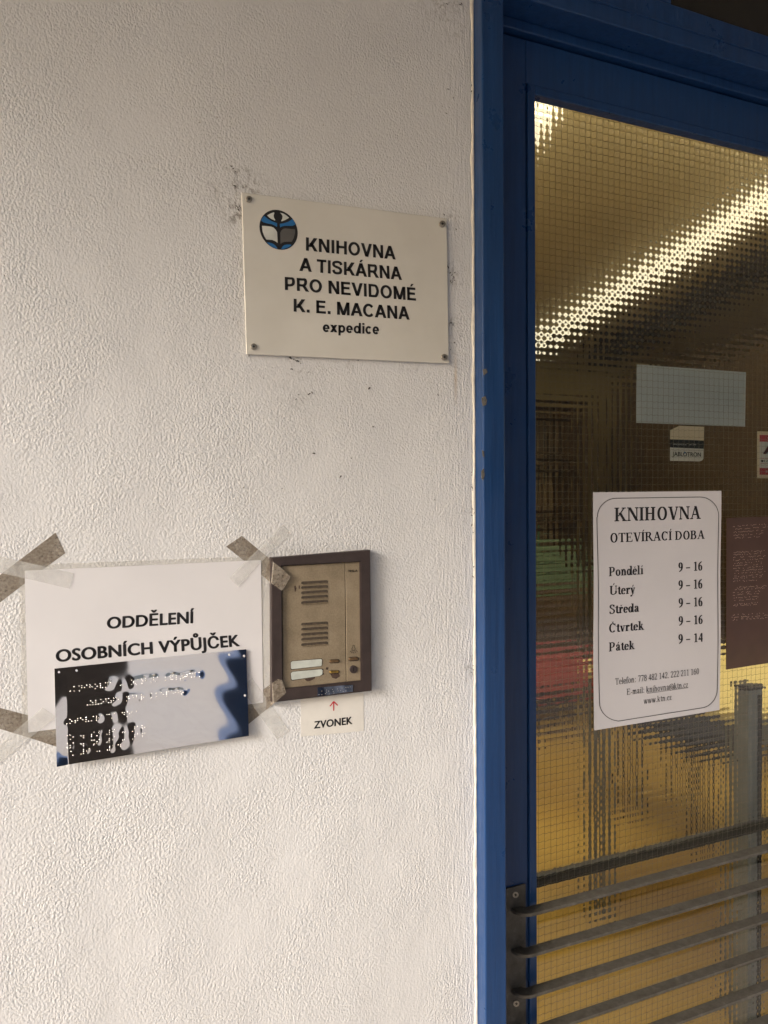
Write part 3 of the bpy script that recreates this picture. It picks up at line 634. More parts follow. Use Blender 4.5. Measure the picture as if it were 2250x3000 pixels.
# ------------------------------------------------------------------ enamel plate
c1 = crop(680, 520, .40988)
sign = thing('wall_plate', 'cream enamel wall plate reading KNIHOVNA A TISKÁRNA PRO NEVIDOMÉ with round blue emblem', 'sign', P(1012, 815))
YE = -.0045
slab('plate', c1((68,105),(1535,293),(1550,1330),(103,1262)), YE, .0032, M['enamel'], sign, .0007)
for a, b in c1((121,153),(1505,330),(155,1208),(1520,1283)):
    s_ = slab('screw', ring(a, b, 9.5), YE - .0022, .0022, M['screw'], sign, .0012, True)
    slab('slot', [(a-3.5, b-1), (a+3.5, b-1), (a+3.5, b+1), (a-3.5, b+1)], YE - .0024, .0003, M['gap'], s_)
    slab('slot', [(a-1, b-3.5), (a+1, b-3.5), (a+1, b+3.5), (a-1, b+3.5)], YE - .0027, .0003, M['gap'], s_)
YT = YE - .0004
HB = .022
for body, q in (('KNIHOVNA', ((528,427),(1168,493),(1170,587),(528,522))), ('A TISKÁRNA', ((482,572),(1210,640),(1215,733),(480,667))),
                ('PRO NEVIDOMÉ', ((376,710),(1312,788),(1315,881),(378,803))), ('K. E. MACANA', ((440,866),(1267,924),(1270,1017),(440,958)))):
    letter(grot(body), c1(*q), YT, M['black'], sign)
letter(grot('expedice', .72), c1((648,1050),(1050,1066),(1050,1121),(648,1103)), YT, M['black'], sign)
ce = crop(740, 590, .09645)
em = slab('emblem', ce(*[(790 + 581*math.cos(t), 862 + 100*math.cos(t) + 600*math.sin(t)) for t in np.linspace(0, 2*math.pi, 41)[:-1]]), YE - .0003, .0003, M['black'], sign)
for m_, pts in (('white', ((445,420),(560,360),(645,332),(665,350),(640,420),(650,500),(690,565),(680,580),(560,525),(490,470))),
                ('white', ((838,345),(930,370),(1020,420),(1108,497),(1000,560),(885,605),(872,585),(905,520),(912,450),(890,395))),
                ('logo_blue', ((350,435),(460,530),(600,610),(745,660),(740,775),(690,740),(600,695),(450,665),(330,635),(262,580),(285,520))),
                ('logo_blue', ((825,680),(940,665),(1080,620),(1215,535),(1270,620),(1305,690),(1220,742),(1080,740),(960,740),(880,765),(840,790))),
                ('white', ((288,740),(420,750),(560,768),(640,800),(700,860),(745,940),(755,1100),(760,1255),(690,1205),(600,1170),(420,1155),(350,1040),(300,900))),
                ('logo_grey', ((845,960),(870,890),(930,835),(1000,820),(1290,850),(1290,960),(1250,1110),(1190,1225),(1100,1222),(950,1228),(850,1280))),
                ('logo_blue', ((430,1245),(520,1250),(620,1285),(700,1345),(760,1435),(700,1430),(570,1370))),
                ('logo_blue', ((865,1450),(900,1380),(960,1325),(1040,1310),(1165,1310),(1180,1335),(1080,1400),(960,1440)))):
    slab('emblem_field', ce(*pts), YE - .0006, .0003, M[m_], em)

# ------------------------------------------------------------------ taped notice
c2 = crop(0, 1500, .48222)
wob = lambda x, z: -.0008 - .0002*math.sin(x*23 + 1)*math.sin(z*19) - .00015*math.sin(x*41 + z*30)
note = thing('laminated_notice', 'white laminated notice reading ODDĚLENÍ OSOBNÍCH VÝPŮJČEK taped to the plaster', 'notice', P(420, 1900))
sheet('paper', [(72.3,1672),(764.3,1641),(771,2058),(83,2146)], wob, M['paper'], note, 50, 36, .0002)
for qd in ([(56,1656),(786,1628),(764.3,1641),(72.3,1672)], [(764.8,1641),(786,1628),(795,2070),(771.5,2058)], [(83,2147),(771,2059),(795,2070),(66,2165)], [(56,1656),(71.8,1672),(82.5,2146),(66,2165)]):
    sheet('laminate_margin', qd, lambda x, z: wob(x, z) + .00012, M['film'], note, 12, 12, .0001)
wt = lambda x, z: wob(x, z) - .0002
for body, q, o_ in (('ODDĚLENÍ', ((650,640),(1180,603),(1180,675),(648,711)), .040), ('OSOBNÍCH VÝPŮJČEK', ((338,838),(1452,745),(1458,815),(338,913)), .040)):
    letter(sans(body, o_, 1.04), c2(*q), wt, M['ink'], note)
stn = crop(640, 1520, .14467)
v_ = [(30, 1440), (120, 1420), (210, 1460), (245, 1560), (225, 1650), (205, 1650), (225, 1560), (195, 1480), (120, 1440), (40, 1460)]

# tapes: rows of (edge A, edge B, depth) from one end to the other
def tape(label, rows, m, group=None):
    v, f = [], []; n = 0; st = []
    for (r0, r1) in zip(rows, rows[1:]):
        k = 6
        for i in range(k): 
            u = i/k; st.append(tuple((1-u)*np.array(r0[j]) + u*np.array(r1[j]) for j in (0, 1)) + ((1-u)*r0[2] + u*r1[2],))
    st.append((np.array(rows[-1][0]), np.array(rows[-1][1]), rows[-1][2]))
    for a, b, y in st:
        for j in range(5):
            q = a + (b - a)*j/4; w = P(q[0], q[1], y); v.append((w[0], w[1] + random.uniform(-.00005, .00005), w[2]))
    N_ = len(v); v += [(a, b + .0001, c) for a, b, c in v]
    ns = len(st)
    for i in range(ns - 1):
        for j in range(4):
            a = i*5 + j; f += [(a, a+1, a+6, a+5), (N_+a, N_+a+5, N_+a+6, N_+a+1)]
    rim = [j for j in range(4)] + [i*5 + 4 for i in range(ns-1)] + [(ns-1)*5 + 4 - j for j in range(4)] + [(ns-1-i)*5 for i in range(ns-1)]
    o = mesh('tape_strip', v, f, m, None, True); return tag(o, label, 'tape')
K = .14467
ra, rb, rc, rd = crop(0, 1540, K), crop(640, 1520, K), crop(660, 1960, K), crop(0, 2040, .15672)
def row(c, a, b, y): p = c(a, b); return (p[0], p[1], y)
YD, YI = -.00025, -.0123
tape('grimy brown speckled tape strip slanting behind the clear tape at the notice\'s upper left corner', [row(ra, (1125,140), (1325,555), YD), row(ra, (395,695), (940,835), YD), row(ra, (-250,1190), (-110,1640), YD)], M['dirty'])
tape('clear tape strip crossing the upper left corner of the white notice', [row(ra, (1495,965), (1410,1275), -.0018), row(ra, (700,782), (620,1090), -.0017), row(ra, (-200,575), (-200,915), -.0006)], M['clear'])
tape('grimy speckled tape strip reaching from above the notice onto the dark frame\'s upper left corner', [row(rb, (475,345), (155,560), YD), row(rb, (990,770), (860,1125), YD), row(rb, (1080,850), (1050,1290), -.0018), row(rb, (1100,866), (1068,1305), YI), row(rb, (1290,1010), (1280,1455), YI), row(rb, (1460,1170), (1325,1410), YI)], M['dirty'])
tape('clear wrinkled tape strip slanting over the upper right corner of the white notice', [row(rb, (1320,120), (1480,310), -.0006), row(rb, (820,600), (1010,720), -.0015), row(rb, (215,1195), (415,1385), -.0018)], M['clear'])
tape('grimy brown tape strip folded over the dark frame\'s lower left corner', [row(rc, (330,740), (330,1230), YD), row(rc, (730,440), (800,850), YD), row(rc, (925,305), (940,735), -.0018), row(rc, (945,292), (958,720), YI), row(rc, (1060,205), (1195,520), YI), row(rc, (1150,225), (1232,470), YI)], M['dirty'])
tape('clear tape strip slanting from the notice\'s lower right corner down over bare plaster', [row(rc, (545,180), (320,380), -.0018), row(rc, (945,745), (690,930), -.0006), row(rc, (1310,1250), (1050,1430), -.0006)], M['clear'])
tape('broad grimy brown tape strip running behind the foil at the notice\'s lower left corner', [row(rd, (-200,165), (-200,550), YD), row(rd, (610,375), (560,780), YD), row(rd, (1180,570), (1180,985), YD)], M['dirty'])
tape('clear tape strip slanting down left over the lower left corner of the white notice', [row(rd, (800,210), (1060,385), -.0018), row(rd, (420,525), (640,715), -.0016), row(rd, (-80,945), (-80,1320), -.0006)], M['clear'])

# ------------------------------------------------------------------ braille foil
c5, c6 = crop(140, 1880, .20494), crop(420, 1880, .20494)
foil = thing('braille_foil', 'wrinkled mirror-bright foil sheet embossed with rows of braille below the notice text', 'foil', P(440, 2080))
FQ = c2((330,957),(1502,838),(1512,1360),(345,1547))
d5 = ((325,720),(380,715),(378,655),(450,643),(490,640),(490,668),(455,708),(528,665),(563,633),(608,628),(605,660),(640,657),(683,620),(683,680),(713,645),(757,615),(757,640),(757,668),(790,667),(830,600),(865,600),(865,630),(832,662),(905,595),(1050,635),(1085,632),(1205,560),(1235,590),(1205,622),(1268,587),(1268,615),(1300,552),(1350,545),(1370,575),(1350,605),(1410,535),(1410,570),(1490,530),(1520,525),(1520,555),(1490,590),(1585,520),(1555,580),
 (570,915),(610,910),(650,908),(618,855),(648,880),(690,848),(690,875),(690,905),(727,900),(768,893),(765,838),(798,865),(838,828),(875,822),(842,857),(875,880),(912,852),(912,880),(950,818),(945,850),(990,815),(1020,830),(1135,795),(1165,795),(1165,822),(1135,855),(1220,775),(1240,808),(1275,780),(1275,810),(1350,765),(1350,800),(1350,830),(1385,797),(1490,750),(1490,810),(1560,745),(1560,795),(1630,735),
 (275,1180),(320,1175),(320,1117),(352,1143),(395,1138),(395,1165),(430,1105),(430,1132),(473,1098),(503,1122),(552,1090),(552,1117),(550,1148),(585,1143),(627,1137),(655,1075),(700,1070),(700,1100),(700,1130),(730,1095),(778,1060),(850,1048),(885,1045),(920,1100),(960,1038),(1070,1022),(1100,1020),(1100,1048),(1145,1010),(1140,1075),(1175,1040),(1210,1015),(1275,1000),
 (283,1348),(325,1343),(365,1368),(325,1400),(480,1350),(515,1348),(515,1378),(628,1330),(628,1360),(665,1298),(705,1350),(740,1310),(740,1285),(850,1327),(885,1270),(885,1297),(885,1325),(930,1290),(960,1262),(1075,1300),(1110,1298),(1215,1283),(1245,1250),(1245,1222),(1290,1215),(1355,1205),(1360,1240),(1395,1228),(283,1460),(365,1450),(325,1487),(325,1517),(283,1520),(480,1465),(515,1462),(515,1490),(632,1412),(667,1412),(665,1468),(705,1455),(705,1428),(745,1398),(850,1442),(885,1385),(885,1412),(885,1440),(930,1405),(965,1367),(1075,1408),(1110,1405),(1220,1395),(1248,1363),(1248,1335),(1290,1325),(1355,1315),(1360,1350),(1395,1310),(290,1580),(335,1570),(365,1625),(480,1607),(515,1545),(515,1572),(515,1602),(560,1567),(595,1533),(710,1570),(745,1567),(855,1550),(890,1495),(890,1522),(890,1548),(935,1487),(1010,1477),(1045,1470),(1045,1498))
d6 = ((325,520),(325,565),(395,500),(395,530),(400,550),(430,550),(430,495),(480,495),(480,525),(480,550),(545,540),(570,500),(575,530),(545,555),(605,505),(635,480),(640,505),(680,465),(715,460),(750,460),(705,522),(745,515),(815,450),(815,510),
 (265,735),(290,768),(340,730),(340,762),(340,790),(370,720),(410,720),(435,745),(475,735),(505,705),(510,735),(545,725),(550,755),(580,735),(630,690))
dots = [P(a, b, -.0085) for a, b in c5(*d5) + c6(*d6)]
DX_ = np.array([p[0] for p in dots]); DZ_ = np.array([p[2] for p in dots])
q = [P(a, b, -.0085) for a, b in FQ]; fx0, fx1 = q[0][0], q[1][0]; fz1, fz0 = (q[0][2] + q[1][2])/2, (q[2][2] + q[3][2])/2
waves = [(rng.uniform(8, 34), rng.uniform(8, 34), rng.uniform(0, 6.3), rng.uniform(.25, 1)) for _ in range(10)]
def foil_y(x, z):
    u, w = (x - fx0)/(fx1 - fx0), (z - fz0)/(fz1 - fz0)
    y = -.0038 - .0040*(1 - w)                                               # lies on the notice, lower edge a little proud
    y += .0005*math.sin(2.6*u + .5) - .0007*math.sin(3.4*w + 1.6*u + .3)
    y += .00012*math.sin(11*w + 5*u + 1.2)*math.sin(3.2*u + .4)
    for a, b, c, k in waves: y += .00003*k*math.sin(a*u*.9 + b*w*.55 + c + 1.5*math.sin(2.3*w + 3.1*u))
    s = np.exp(-((DX_ - x)**2 + (DZ_ - z)**2)/(2*.0036**2)).sum()
    y -= .00011*min(s, 3.0)                                                 # foil puckers round the dots
    y -= .0026*max(0, .06 - u)/.06*(1 - w)*.8                               # lower left edge lifts
    return y
sheet('sheet', FQ, foil_y, M['foil'], foil, 230, 120, .00015, -.0085)
v, f = [], []
for p in dots:
    y0 = foil_y(p[0], p[2]); k = len(v); r = .00085; n = 8
    for (rr, hh) in ((1.0, -.00006), (.72, .00034)):
        for i in range(n): v.append((p[0] + r*rr*math.cos(2*math.pi*i/n), y0 - hh, p[2] + r*rr*math.sin(2*math.pi*i/n)))
    v.append((p[0], y0 - .00055, p[2]))
    for i in range(n): f += [(k+i, k+(i+1) % n, k+n+(i+1) % n, k+n+i), (k+n+i, k+n+(i+1) % n, k+2*n)]
tag(mesh('braille_dots', v, f, M['foil'], foil, True), kind='stuff')
for a, b in c2((358,973),(465,963),(1392,867),(1483,875),(1488,1115)):
    p = P(a, b, -.0085); yy = foil_y(p[0], p[2]); slab('punched_hole', ring(a, b, 3.4, 10), yy - .0003, .0003, M['paper'], foil)

# ------------------------------------------------------------------ door phone
c3 = crop(640, 1520, .30750)
ph = thing('door_phone', 'old bronze door phone panel with louvres in a dark brown frame', 'door phone', P(945, 1830))
YO, YPn = -.0120, -.0075
def frame_ring(name, outer, inner, y, t, m, parent, bev=.0012):
    o, i_ = [P(a, b, y) for a, b in outer], [P(a, b, y) for a, b in inner]
    bm = bmesh.new(); n = 4
    vo = [bm.verts.new(p) for p in o]; vi = [bm.verts.new(p) for p in i_]
    bo = [bm.verts.new((p[0], p[1]+t, p[2])) for p in o]; bi = [bm.verts.new((p[0], p[1]+t, p[2])) for p in i_]
    for k in range(n):
        j = (k+1) % n
        for q in ((vo[k], vo[j], vi[j], vi[k]), (bo[j], bo[k], bi[k], bi[j]), (vo[j], vo[k], bo[k], bo[j]), (vi[k], vi[j], bi[j], bi[k])): bm.faces.new(q)
    bmesh.ops.recalc_face_normals(bm, faces=bm.faces[:])
    ed = [e for e in bm.edges if all(abs(w.co.y - y) < 1e-6 for w in e.verts) and (e.verts[0] in vo) == (e.verts[1] in vo)]
    bmesh.ops.bevel(bm, geom=ed, offset=bev, segments=2, affect='EDGES')
    return bmobj(name, bm, m, parent)
frame_ring('frame', c3((506,372),(1447,297),(1463,1640),(512,1752)), c3((603,447),(1350,410),(1362,1543),(615,1622)), YO, .0119, M['dark_frame'], ph)
slab('back_plate', c3((590,440),(1360,400),(1372,1553),(602,1632)), YPn + .002, .002, M['gap'], ph)
slab('speaker_panel', c3((606,452),(1204,418),(1216,1556),(616,1621)), YPn, .002, M['panel'], ph, .0005)
slab('switch_panel', c3((1211,417),(1348,410),(1360,1541),(1223,1552)), YPn - .0003, .002, M['panel'], ph, .0005)
def pillpts(ax, ay, bx, by, r, n=6):
    th = math.atan2(by - ay, bx - ax); out = []
    for i in range(n + 1): a = th + math.pi/2 + math.pi*i/n; out.append((ax + r*math.cos(a), ay + r*math.sin(a)))
    for i in range(n + 1): a = th - math.pi/2 + math.pi*i/n; out.append((bx + r*math.cos(a), by + r*math.sin(a)))
    return out
for a, b in ((612,600),(657,645),(706,691),(752,738),(801,785),(1007,993),(1054,1040),(1104,1089),(1151,1134),(1201,1183)):
    s_ = slab('louvre', c3(*pillpts(803, a, 1030, b, 15)), YPn - .0002, .0002, M['slot'], ph)
    slab('louvre_lip', c3(*pillpts(803, a + 15, 1033, b + 14, 5)), YPn - .0016, .0014, M['lip'], s_, .0006)
for pts in (((690,1368),(705,1357),(978,1336),(986,1345),(984,1397),(975,1402),(700,1432),(692,1425)), ((690,1470),(705,1458),(980,1433),(992,1442),(990,1480),(965,1497),(705,1535),(695,1527))):
    cx, cy = np.mean([p[0] for p in pts]), np.mean([p[1] for p in pts])
    s_ = slab('name_slot', c3(*[(cx + (a-cx)*1.03, cy + (b-cy)*1.15) for a, b in pts]), YPn - .0003, .0003, M['slot'], ph)
    slab('name_card', c3(*pts), YPn - .0006, .0003, M['card'], s_)
for (cx, cy, hw, r, m_, yy) in ((1105,1357,32,15,'bronze',YPn), (1105,1460,32,14,'brass',YPn), (1288,1336,32,16,'bronze',YPn-.0003)):
    s_ = slab('button_surround', c3(*pillpts(cx - hw, cy + 2, cx + hw, cy - 2, r + 4)), yy - .0002, .0002, M['slot'], ph)
    slab('push_button', c3(*pillpts(cx - hw, cy + 2, cx + hw, cy - 2, r - 2)), yy - .0024, .0022, M[m_], ph, .0013, True)
lk = slab('key_switch', c3(*ring(1288, 1436, 37, 22)), YPn - .0022, .0020, M['dark_frame'], ph, .0008)
slab('key_slot', c3((1282,1415),(1292,1415),(1292,1455),(1282,1455)), YPn - .0025, .0003, M['gap'], lk)
letter(sans('TESLA', .03), c3((1234,488),(1325,484),(1325,505),(1234,510)), YPn - .0006, M['black'], ph)
# light symbol: a bulb outline with rays
v, f = [], []
def stroke(pts, w, y=YPn - .0006):
    for a, b in zip(pts, pts[1:]):
        d = np.array(b) - np.array(a); n_ = np.array((-d[1], d[0]))/np.linalg.norm(d)*w/2
        k = len(v)
        for q in (np.array(a)+n_, np.array(a)-n_, np.array(b)-n_, np.array(b)+n_): v.append(tuple(P(*c3(tuple(q))[0], y)))
        f.append((k, k+1, k+2, k+3))
stroke([(1281,1205),(1279,1222),(1271,1236),(1274,1252),(1287,1258),(1300,1251),(1303,1235),(1295,1221),(1294,1204),(1281,1205)], 4.5)
for a, b in (((1266,1255),(1252,1270)), ((1274,1264),(1267,1280)), ((1287,1267),(1287,1282)), ((1300,1262),(1307,1277)), ((1309,1252),(1324,1266))): stroke([a, b], 4)
mesh('light_symbol', v, f, M['black'], ph)
for pts in (((820,1527),(850,1520),(905,1510),(930,1495),(915,1525),(870,1545),(845,1548)), ((1065,1478),(1090,1470),(1150,1476),(1158,1500),(1120,1525),(1085,1515)), ((985,1425),(1000,1430),(995,1465),(1010,1480),(985,1490),(992,1450)), ((722,640),(734,636),(744,660),(736,695),(726,690)), ((764,636),(774,634),(776,664),(766,668)), ((1030,1412),(1050,1418),(1040,1440),(1020,1434))):
    slab('paint_flake', c3(*pts), YPn - .00025, .00024, M['flake'], ph)

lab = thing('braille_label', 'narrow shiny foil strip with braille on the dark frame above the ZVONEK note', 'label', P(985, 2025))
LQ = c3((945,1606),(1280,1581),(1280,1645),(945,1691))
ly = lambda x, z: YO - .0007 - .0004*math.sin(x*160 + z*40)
sheet('strip', LQ, ly, M['foil_dimmed'], lab, 40, 10, .0003)  # dark bluish reflection is put into the strip's metal colour
v, f = [], []
for i, (a, b) in enumerate(c3((985,1640),(1030,1630),(1030,1650),(1050,1640),(1085,1625),(1095,1645),(1135,1620),(1140,1640),(1180,1612),(1165,1635),(1215,1605),(1235,1603),(1255,1600),(1215,1640),(1190,1645),(985,1675),(1022,1665),(960,1675),(1100,1660),(1055,1668))):
    p = P(a, b, YO - .0008); k = len(v); y0 = ly(p[0], p[2])
    for j in range(7): v.append((p[0] + .0008*math.cos(j*.8976), y0 + .0001, p[2] + .0008*math.sin(j*.8976)))
    v.append((p[0], y0 - .0005, p[2])); f += [(k+j, k+(j+1) % 7, k+7) for j in range(7)]
tag(mesh('braille_dots', v, f, M['foil'], lab, True), kind='stuff')

zn = thing('bell_note', 'small cream paper note reading ZVONEK with a red arrow under the door phone', 'note', P(973, 2100))
zy = lambda x, z: -.0005 - .0001*math.sin(x*60)
sheet('paper', c3((783,1718),(1383,1662),(1386,2020),(786,2076)), zy, M['note'], zn, 16, 12, .0002)
letter(sans('ZVONEK', .038, 1.04), c3((913,1930),(1274,1884),(1277,1955),(908,2000)), lambda x, z: zy(x, z) - .0002, M['ink'], zn)
v, f = [], []
stroke([(1098,1740),(1098,1828)], 11, -.0008); stroke([(1062,1786),(1098,1740)], 11, -.0009); stroke([(1136,1778),(1098,1740)], 11, -.001)
mesh('arrow', v, f, M['red'], zn)

# ------------------------------------------------------------------ paper on the door glass
c6p = crop(1660, 1380, .37060)
po = thing('hours_poster', 'white poster with opening hours headed KNIHOVNA stuck on the door glass', 'poster', P(1925, 1800, .048))
py = lambda x, z: .0482 - .0009*(1 + math.sin(z*24 + .6)*math.cos((x - .85)*9))
sheet('paper', c6p((212,168),(1222,157),(1212,1890),(215,2050)), py, M['poster'], po, 40, 60, .0003)
pt = lambda x, z: py(x, z) - .0006
def box4(l, t0, b0, r, t1, b1): return c6p((l, t0), (r, t1), (r, b1), (l, b0))
for body, q, bold in (('KNIHOVNA', (381,290,398,1060,277,378), 1), ('OTEVÍRACÍ DOBA', (347,492,566,1092,468,535), 1),
        ('Pondělí', (332,760,832,605,745,815), 1), ('Úterý', (338,908,980,540,898,967), 1), ('Středa', (337,1058,1130,572,1045,1112), 1), ('Čtvrtek', (338,1207,1278,615,1185,1254), 1), ('Pátek', (337,1357,1428,542,1340,1408), 1),
        ('9 – 16', (885,725,797,1075,715,785), 1), ('9 – 16', (885,866,938,1075,855,927), 1), ('9 – 16', (886,1007,1079,1075,996,1067), 1), ('9 – 16', (886,1150,1222,1075,1138,1207), 1), ('9 – 14', (884,1292,1365,1074,1280,1348), 1),
        ('Telefon: 778 482 142, 222 211 160', (385,1640,1690,1046,1558,1605), 0), ('E-mail: knihovna@ktn.cz', (475,1722,1770,960,1664,1709), 0), ('www.ktn.cz', (608,1793,1842,830,1763,1808), 0)):
    letter(serif(body, bool(bold)), box4(*q), pt, M['ink'], po)
v, f = [], []
def line_on(pts, w):
    fine = [pts[0]]
    for a, b in zip(pts, pts[1:]):
        n = max(1, int(math.hypot(b[0]-a[0], b[1]-a[1])/25)); fine += [(a[0] + (b[0]-a[0])*i/n, a[1] + (b[1]-a[1])*i/n) for i in range(1, n+1)]
    for a, b in zip(fine, fine[1:]):
        d = np.array(b) - np.array(a); n_ = np.array((-d[1], d[0]))/np.linalg.norm(d)*w/2; k = len(v)
        for q in (np.array(a)+n_, np.array(a)-n_, np.array(b)-n_, np.array(b)+n_):
            p = P(*c6p(tuple(q))[0], .0475); v.append((p[0], pt(p[0], p[2]), p[2]))
        f.append((k, k+1, k+2, k+3))
def corner(cx, cy, rx, ry, a0, a1): return [(cx + rx*math.cos(rad(a)), cy - ry*math.sin(rad(a))) for a in np.linspace(a0, a1, 10)]
bp = corner(395,365,152,150,180,90) + corner(1050,355,147,150,90,0) + [(1190,1700)] + corner(1045,1725,145,150,0,-75) + corner(410,1830,162,145,-95,-180) + [(239,365)]
bp = [(a + (b - 365)/1465*8*(a < 500), b) for a, b in bp]
line_on(bp, 5); mesh('border_line', v, f, M['ink'], po)
v, f = [], []; line_on([(632,1757),(960,1712)], 3); mesh('underline', v, f, M['ink'], po)

c5g = crop(1560, 900, .41591); c7 = crop(1900, 1200, .21097); c8 = crop(2050, 1480, .2350)
YIN = YG + .0060 + 2*AMP + .0006
gs = slab('backing_sheet', c5g((728,405),(1495,460),(1488,843),(722,815)), YIN, .0003, M['sheetback'])
tag(gs, 'blank pale blue-grey sheet stuck behind the wired glass above the stickers', 'sheet')
st = thing('alarm_sticker', 'small cream and white alarm sticker with black band reading JABLOTRON behind the glass', 'sticker', P(2010, 1300, YIN))
slab('sticker_top', c7((285,287),(415,226),(755,240),(750,431),(285,413)), YIN + .0001, .0003, M['cream_lab'], st)
slab('sticker_band', c7((285,413),(750,431),(748,545),(285,527)), YIN + .0001, .0003, M['black'], st)
slab('sticker_base', c7((285,527),(748,545),(746,680),(728,706),(690,720),(285,712)), YIN + .0001, .0003, M['white_lab'], st)
letter(sans('JABLOTRON', .025), c7((316,586),(712,598),(712,655),(316,645)), YIN - .0003, M['black'], st)
letter(sans('www.jablotron.cz', .0, 1.0, 'l'), c7((322,470),(508,476),(508,496),(322,490)), YIN - .0003, M['white_lab'], st)
letter(sans('tel.: 244', .0, 1.0, 'l'), c7((545,472),(640,475),(640,497),(545,494)), YIN - .0003, M['white_lab'], st)
slab('drop_mark', c7((485,582),(497,600),(497,612),(474,608)), YIN - .0006, .0002, M['logo_blue'], st)
s2 = thing('security_sticker', 'red and white security sticker with cream edge and red letter behind the glass', 'sticker', P(2260, 1330, YIN))
for nm, pts, m_, d in (('sticker_edge', ((1490,303),(1990,318),(1990,962),(1490,952)), 'cream_lab', 0), ('sticker_field', ((1526,440),(1960,452),(1960,830),(1526,818)), 'white_lab', .0003),
                    ('top_band', ((1526,352),(1960,365),(1960,452),(1526,446)), 'red_lab', .0006), ('bottom_band', ((1526,810),(1960,822),(1960,915),(1526,905)), 'red_lab', .0006),
                    ('rule', ((1530,673),(1960,682),(1960,687),(1530,678)), 'red_lab', .0006), ('rule', ((1530,745),(1960,754),(1960,759),(1530,750)), 'red_lab', .0006)):
    slab(nm, c7(*pts), YIN + .0012 - d, .0002, M[m_], s2)
letter(sans('S', .02), c7((1634,380),(1664,381),(1664,433),(1634,432)), YIN + .0003, M['white_lab'], s2)
letter(sans('A', .06), c7((1575,505),(1735,510),(1735,622),(1575,616)), YIN + .0003, M['red_lab'], s2)
letter(sans('12', .01), c7((1588,697),(1640,698),(1640,730),(1588,729)), YIN + .0003, M['black'], s2)
letter(sans('BEZ', .0), c7((1612,848),(1680,850),(1680,874),(1612,872)), YIN + .0003, M['white_lab'], s2)
slab('phone_mark', c7((1543,700),(1575,700),(1580,712),(1572,730),(1548,730),(1540,712)), YIN + .0003, .0002, M['black'], s2)

br = thing('brown_braille_sheet', 'brown translucent plastic sheet embossed with small braille dots beside the hours poster', 'sheet', P(2300, 1740, .048))
by = lambda x, z: .0484 - .0003*math.sin(x*60)
BR_ = [P(2129, 1517, .048), P(2127.5, 1962, .048)]
bw = .235
qb = c8((335,158),(335,2050))
def sheet3(name, TL, TR, BRt, BL, yf, m, parent, nu, nv, t):
    v, f = [], []
    for s in (0, 1):
        for j in range(nv + 1):
            for i in range(nu + 1):
                a, b = i/nu, j/nv; p = TL*(1-a)*(1-b) + TR*a*(1-b) + BRt*a*b + BL*(1-a)*b; v.append((p[0], yf(p[0], p[2]) + s*t, p[2]))
    n = (nu+1)*(nv+1)
    for j in range(nv):
        for i in range(nu):
            a = j*(nu+1)+i; c = a+nu+1; f += [(c, c+1, a+1, a), (n+a, n+a+1, n+c+1, n+c)]
    return mesh(name, v, f, m, parent, True)
tl, bl = BR_; sheet3('plastic', tl, tl + np.array((bw, 0, .002)), bl + np.array((bw, 0, .004)), bl, by, M['brown'], br, 24, 24, .0005)
v, f = [], []
rows_ = [(265,420,860),(300,420,860),(335,430,830),(375,430,800),(410,430,800),(590,430,820),(620,430,800),(655,425,830),(690,425,800),(725,425,790),(755,425,780),(790,425,800),(820,425,790),(855,425,820),(890,425,790),(915,425,780),(950,425,720),(1030,440,840),(1055,430,830),(1090,420,760),(1120,420,760),(1160,415,740),(1190,410,720),(1235,410,740),(1255,410,720),(1370,405,840),(1400,405,860),(1430,420,850)]
for yy, x0, x1 in rows_:
    xx = x0
    while xx < x1:
        if random.random() < .62:
            a, b = c8((xx, yy - (xx - 420)*.06 + random.uniform(-7, 7)))[0]; p = P(a, b, .0478); k = len(v); y0 = by(p[0], p[2])
            for j in range(5): v.append((p[0] + .0010*math.cos(j*1.2566), y0 + .0001, p[2] + .0010*math.sin(j*1.2566)))
            v.append((p[0], y0 - .0005, p[2])); f += [(k+j, k+(j+1) % 5, k+5) for j in range(5)]
        xx += 15
tag(mesh('braille_dots', v, f, M['brown_dot'], br, True), kind='stuff')

# ------------------------------------------------------------------ things in the room behind the glass
def rotbox(name, cx, cy, w, d, z0, z1, a, m, parent=None, bevel=0.0):
    bm = bmesh.new(); bmbox(bm, -w/2, w/2, -d/2, d/2, z0, z1)
    if bevel: bmesh.ops.bevel(bm, geom=bm.edges[:], offset=bevel, segments=1, affect='EDGES')
    bmesh.ops.transform(bm, matrix=Matrix.Translation((cx, cy, 0)) @ Matrix.Rotation(rad(a), 4, 'Z'), verts=bm.verts[:])
    return bmobj(name, bm, m, parent)
RA = -16.0                                       # the room stands at an angle to the street wall
for (cx, cy, ln, lab_) in ((3.32, 2.90, 3.6, 'long fluorescent ceiling light glowing along the dark wardrobe side'), (1.88, 2.45, 2.9, 'fluorescent ceiling light near the blue door\'s upper corner'),
                           (.45, 2.6, 2.9, 'unseen fill light added deep behind the plaster wall'), (2.6, .62, -3.4, 'unseen wide fill light added close behind the blue door')):  # last two are unseen fill lights, added to brighten floor and ceiling
    t_ = thing('ceiling_light', lab_, 'ceiling light', (cx, cy, RC))
    ra_, ln, wd_ = (RA, ln, .07) if ln > 0 else (90, -ln, .60)
    rotbox('housing', cx, cy, .06, ln, RC - .05, RC - .002, ra_, M['white_lab'], t_)
    rotbox('diffuser', cx, cy, wd_, ln - .06, RC - .12, RC - .0505, ra_, M['fill_light' if (wd_ > .3 or cx < 1) else 'lamp'], t_)
tag(rotbox('ceiling_duct', 4.0, 2.9, .16, 3.6, RC - .14, RC - .002, RA - 4, M['beam']), 'dark duct running along the room\'s ceiling beside the light', 'duct')
wd = thing('wardrobe', 'tall dark brown wardrobe standing along the right side of the room', 'wardrobe', (4.05, 2.7, 0))
